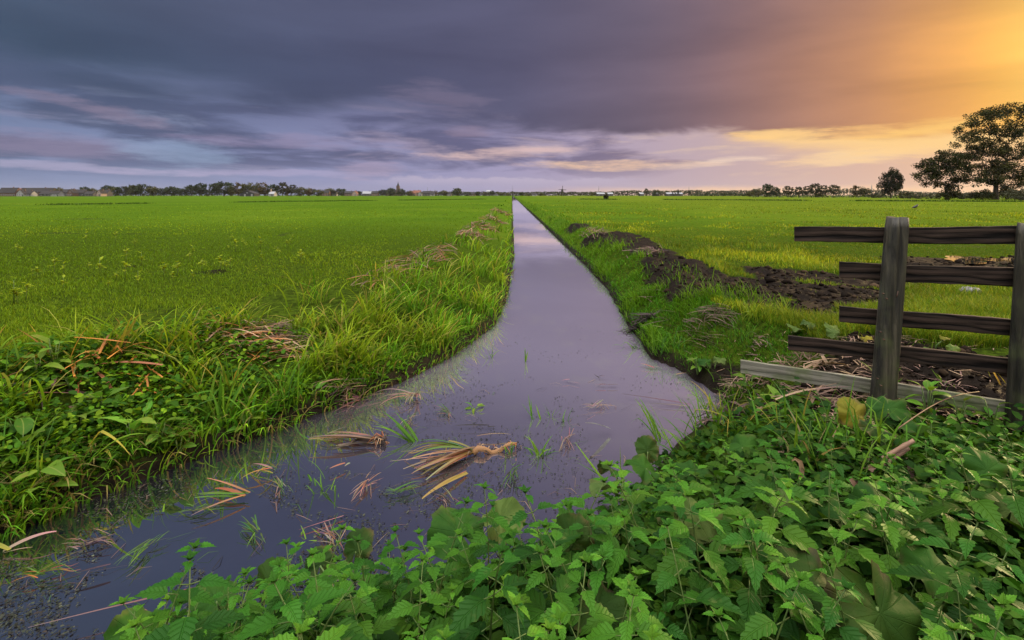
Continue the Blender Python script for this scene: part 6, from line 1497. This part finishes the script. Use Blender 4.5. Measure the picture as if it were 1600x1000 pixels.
for px, wpx, lab in ((939, 12, 'pale-roofed shed left of the lone round bush'), (954, 8, 'blue-white shed right of the lone round bush'), (1003, 6, 'small pale-roofed shed below the thin bare-topped tree'), (1026, 9, 'pale sloping-roofed shed left of the conifers'), (1048, 12, 'long white-roofed shed under the conifers'), (1062, 10, 'second long white-roofed shed right of the pointed conifer')):
    house(px, 700, wpx, 303, 301, M_GREY, MG, lab, False, False, 9, 0, 2, 'shed', 'shed')
# church
Yc = 900.0; p = far(621.5, 305, Yc); p.z = 0; t = thing('church', 'brick village church with a slender dark spire on the left skyline', 'church', p)
zt = lambda py: CAM_H-(py-305)/F*Yc
V, Fc = box(-2.6, 2.6, 0, 5.2, 0, zt(290.5)); tw = obj('tower', mesh('tower', V, Fc, M_BRICK), t)
def spire(cx, cy, z0, prof, S=8):
    V, Fc = [], []
    for r_, z in prof:
        for k in range(S): V.append((cx+r_*math.cos(2*math.pi*(k+0.5)/S), cy+r_*math.sin(2*math.pi*(k+0.5)/S), z0+z))
    for i in range(len(prof)-1):
        for k in range(S): Fc.append((i*S+k, i*S+(k+1) % S, (i+1)*S+(k+1) % S, (i+1)*S+k))
    return V, Fc
hs = zt(283.3)-zt(290.5); V, Fc = spire(0, 2.6, zt(290.5), [(2.7, 0), (1.6, hs*0.22), (1.3, hs*0.3), (1.35, hs*0.42), (0.7, hs*0.55), (0.08, hs)]); obj('spire', mesh('spire', V, Fc, M_ROOF), t)
for z in (zt(293), zt(297)):
    V, Fc = box(-0.7, 0.7, -0.05, -0.003, z-1.6, z+1.0); obj('louvre', mesh('louvre', V, Fc, M_DARKW), tw)
V = [(-2.6, 0.3, 0), (-22, 0.3, 0), (-22, 0.3, 5.5), (-2.6, 0.3, 5.5), (-2.6, 10, 0), (-22, 10, 0), (-22, 10, 5.5), (-2.6, 10, 5.5)]
obj('nave', mesh('nave', V, [(0, 3, 2, 1), (4, 5, 6, 7), (0, 4, 7, 3), (1, 2, 6, 5)], M_BRICK), t)
V = [(-2.6, -0.2, 5.3), (-22.3, -0.2, 5.3), (-22.3, 10.5, 5.3), (-2.6, 10.5, 5.3), (-2.6, 5.1, 11), (-22.3, 5.1, 11)]
obj('roof', mesh('roof', V, [(0, 4, 5, 1), (3, 2, 5, 4), (1, 5, 2), (0, 3, 4)], M_ROOF), t)
# windmill
Ym = 1000.0; p = far(878.5, 305, Ym); p.z = 0; t = thing('windmill', 'dark tower windmill with four sails on the skyline right of the ditch', 'windmill', p)
zt = lambda py: CAM_H-(py-305)/F*Ym; hub = zt(296.4)
V, Fc = spire(0, 0, 0, [(3.6, 0), (3.1, hub*0.3), (2.2, hub*0.85), (1.9, hub-1.2)], 12); obj('tower', mesh('tower', V, Fc, M_DARKW), t)
V, Fc = spire(0, 0, hub-1.2, [(2.3, 0), (2.3, 0.8), (1.6, 2.0), (0.2, 3.0)], 12); obj('cap', mesh('cap', V, Fc, M_ROOF), t)
V, Fc = spire(0, 0, hub*0.32, [(3.0, 0), (5.0, 0.1), (5.0, 0.5), (3.0, 0.5)], 12); obj('gallery', mesh('gallery', V, Fc, M_DARKW), t)
for k in range(4):
    mb = MB(); V, Fc = box(-0.13, 0.13, -3.4, -3.1, 0.3, 7.6); mb.add(V, Fc)
    for i in range(11):
        z = 1.5+i*0.58; V, Fc = box(0.13, 1.15, -3.3, -3.2, z, z+0.12); mb.add(V, Fc)
    V, Fc = box(1.05, 1.2, -3.32, -3.18, 1.4, 7.5); mb.add(V, Fc)
    V, Fc = box(-0.45, -0.13, -3.3, -3.22, 1.4, 7.5); mb.add(V, Fc)
    o = obj('sail', mb.mesh('sail', M_DARKW, False), t); o.matrix_local = Matrix.Translation((0, 0, hub)) @ Matrix.Rotation(k*math.pi/2+0.02, 4, 'Y')
V, Fc = tube([(0, -3.6, hub), (0, 0, hub+0.2)], [0.35, 0.4], 8); obj('axle', mesh('axle', V, Fc, M_STEEL), t)
# masts
def mast(px, top, Y, label):
    p = far(px, 305, Y); p.z = 0; h = CAM_H-(top-305)/F*Y; mb = MB(); b = 0.045*h
    for sx, sy in ((-1, -1), (1, -1), (1, 1), (-1, 1)):
        V, Fc = tube([(sx*b, sy*b, 0), (sx*b*0.25, sy*b*0.25, h*0.75), (0, 0, h)], [0.16, 0.12, 0.06], 4); mb.add(V, Fc)
    for i in range(9):
        z = h*0.75*i/9; z2 = h*0.75*(i+1)/9; w1 = b*(1-0.75*i/9); w2 = b*(1-0.75*(i+1)/9)
        for s_ in (-1, 1):
            V, Fc = tube([(-w1*s_, -w1, z), (w2*s_, -w2, z2)], [0.07, 0.07], 4); mb.add(V, Fc)
            V, Fc = tube([(-w1*s_, w1, z), (w2*s_, w2, z2)], [0.07, 0.07], 4); mb.add(V, Fc)
    for z, l_ in ((0.72, 0.16), (0.82, 0.20), (0.90, 0.13)):
        V, Fc = tube([(-l_*h*0.5, 0, h*z), (l_*h*0.5, 0, h*z)], [0.1, 0.1], 4); mb.add(V, Fc)
    tag(obj('lattice_mast', mb.mesh('lattice_mast', M_STEEL, False), None, p), label, 'mast')
mast(801, 289.5, 1300, 'thin lattice mast standing exactly over the end of the ditch'); mast(935.5, 290, 1300, 'lattice mast on the skyline right of the windmill')
mast(668, 292, 1300, 'thin mast above the village roofs right of the church'); mast(1076.5, 291, 1300, 'lattice mast behind the pale sheds right of the conifers'); mast(1362, 288, 900, 'faint lattice mast left of the willow')

# ------------------------------------------------------------------ thin evening haze
V, Fc = box(-4100, 4100, -80, 4100, -2.5, 70)
m_, n = material('evening haze')
pv = n.new('ShaderNodeVolumePrincipled'); pv.inputs['Color'].default_value = (0.86, 0.84, 0.9, 1); pv.inputs['Density'].default_value = 0.00003
n.l.new(pv.outputs[0], n.new('ShaderNodeOutputMaterial').inputs['Volume'])
tag(obj('haze', mesh('haze', V, Fc, m_)), 'thin evening haze over the whole polder', 'haze', kind='stuff')
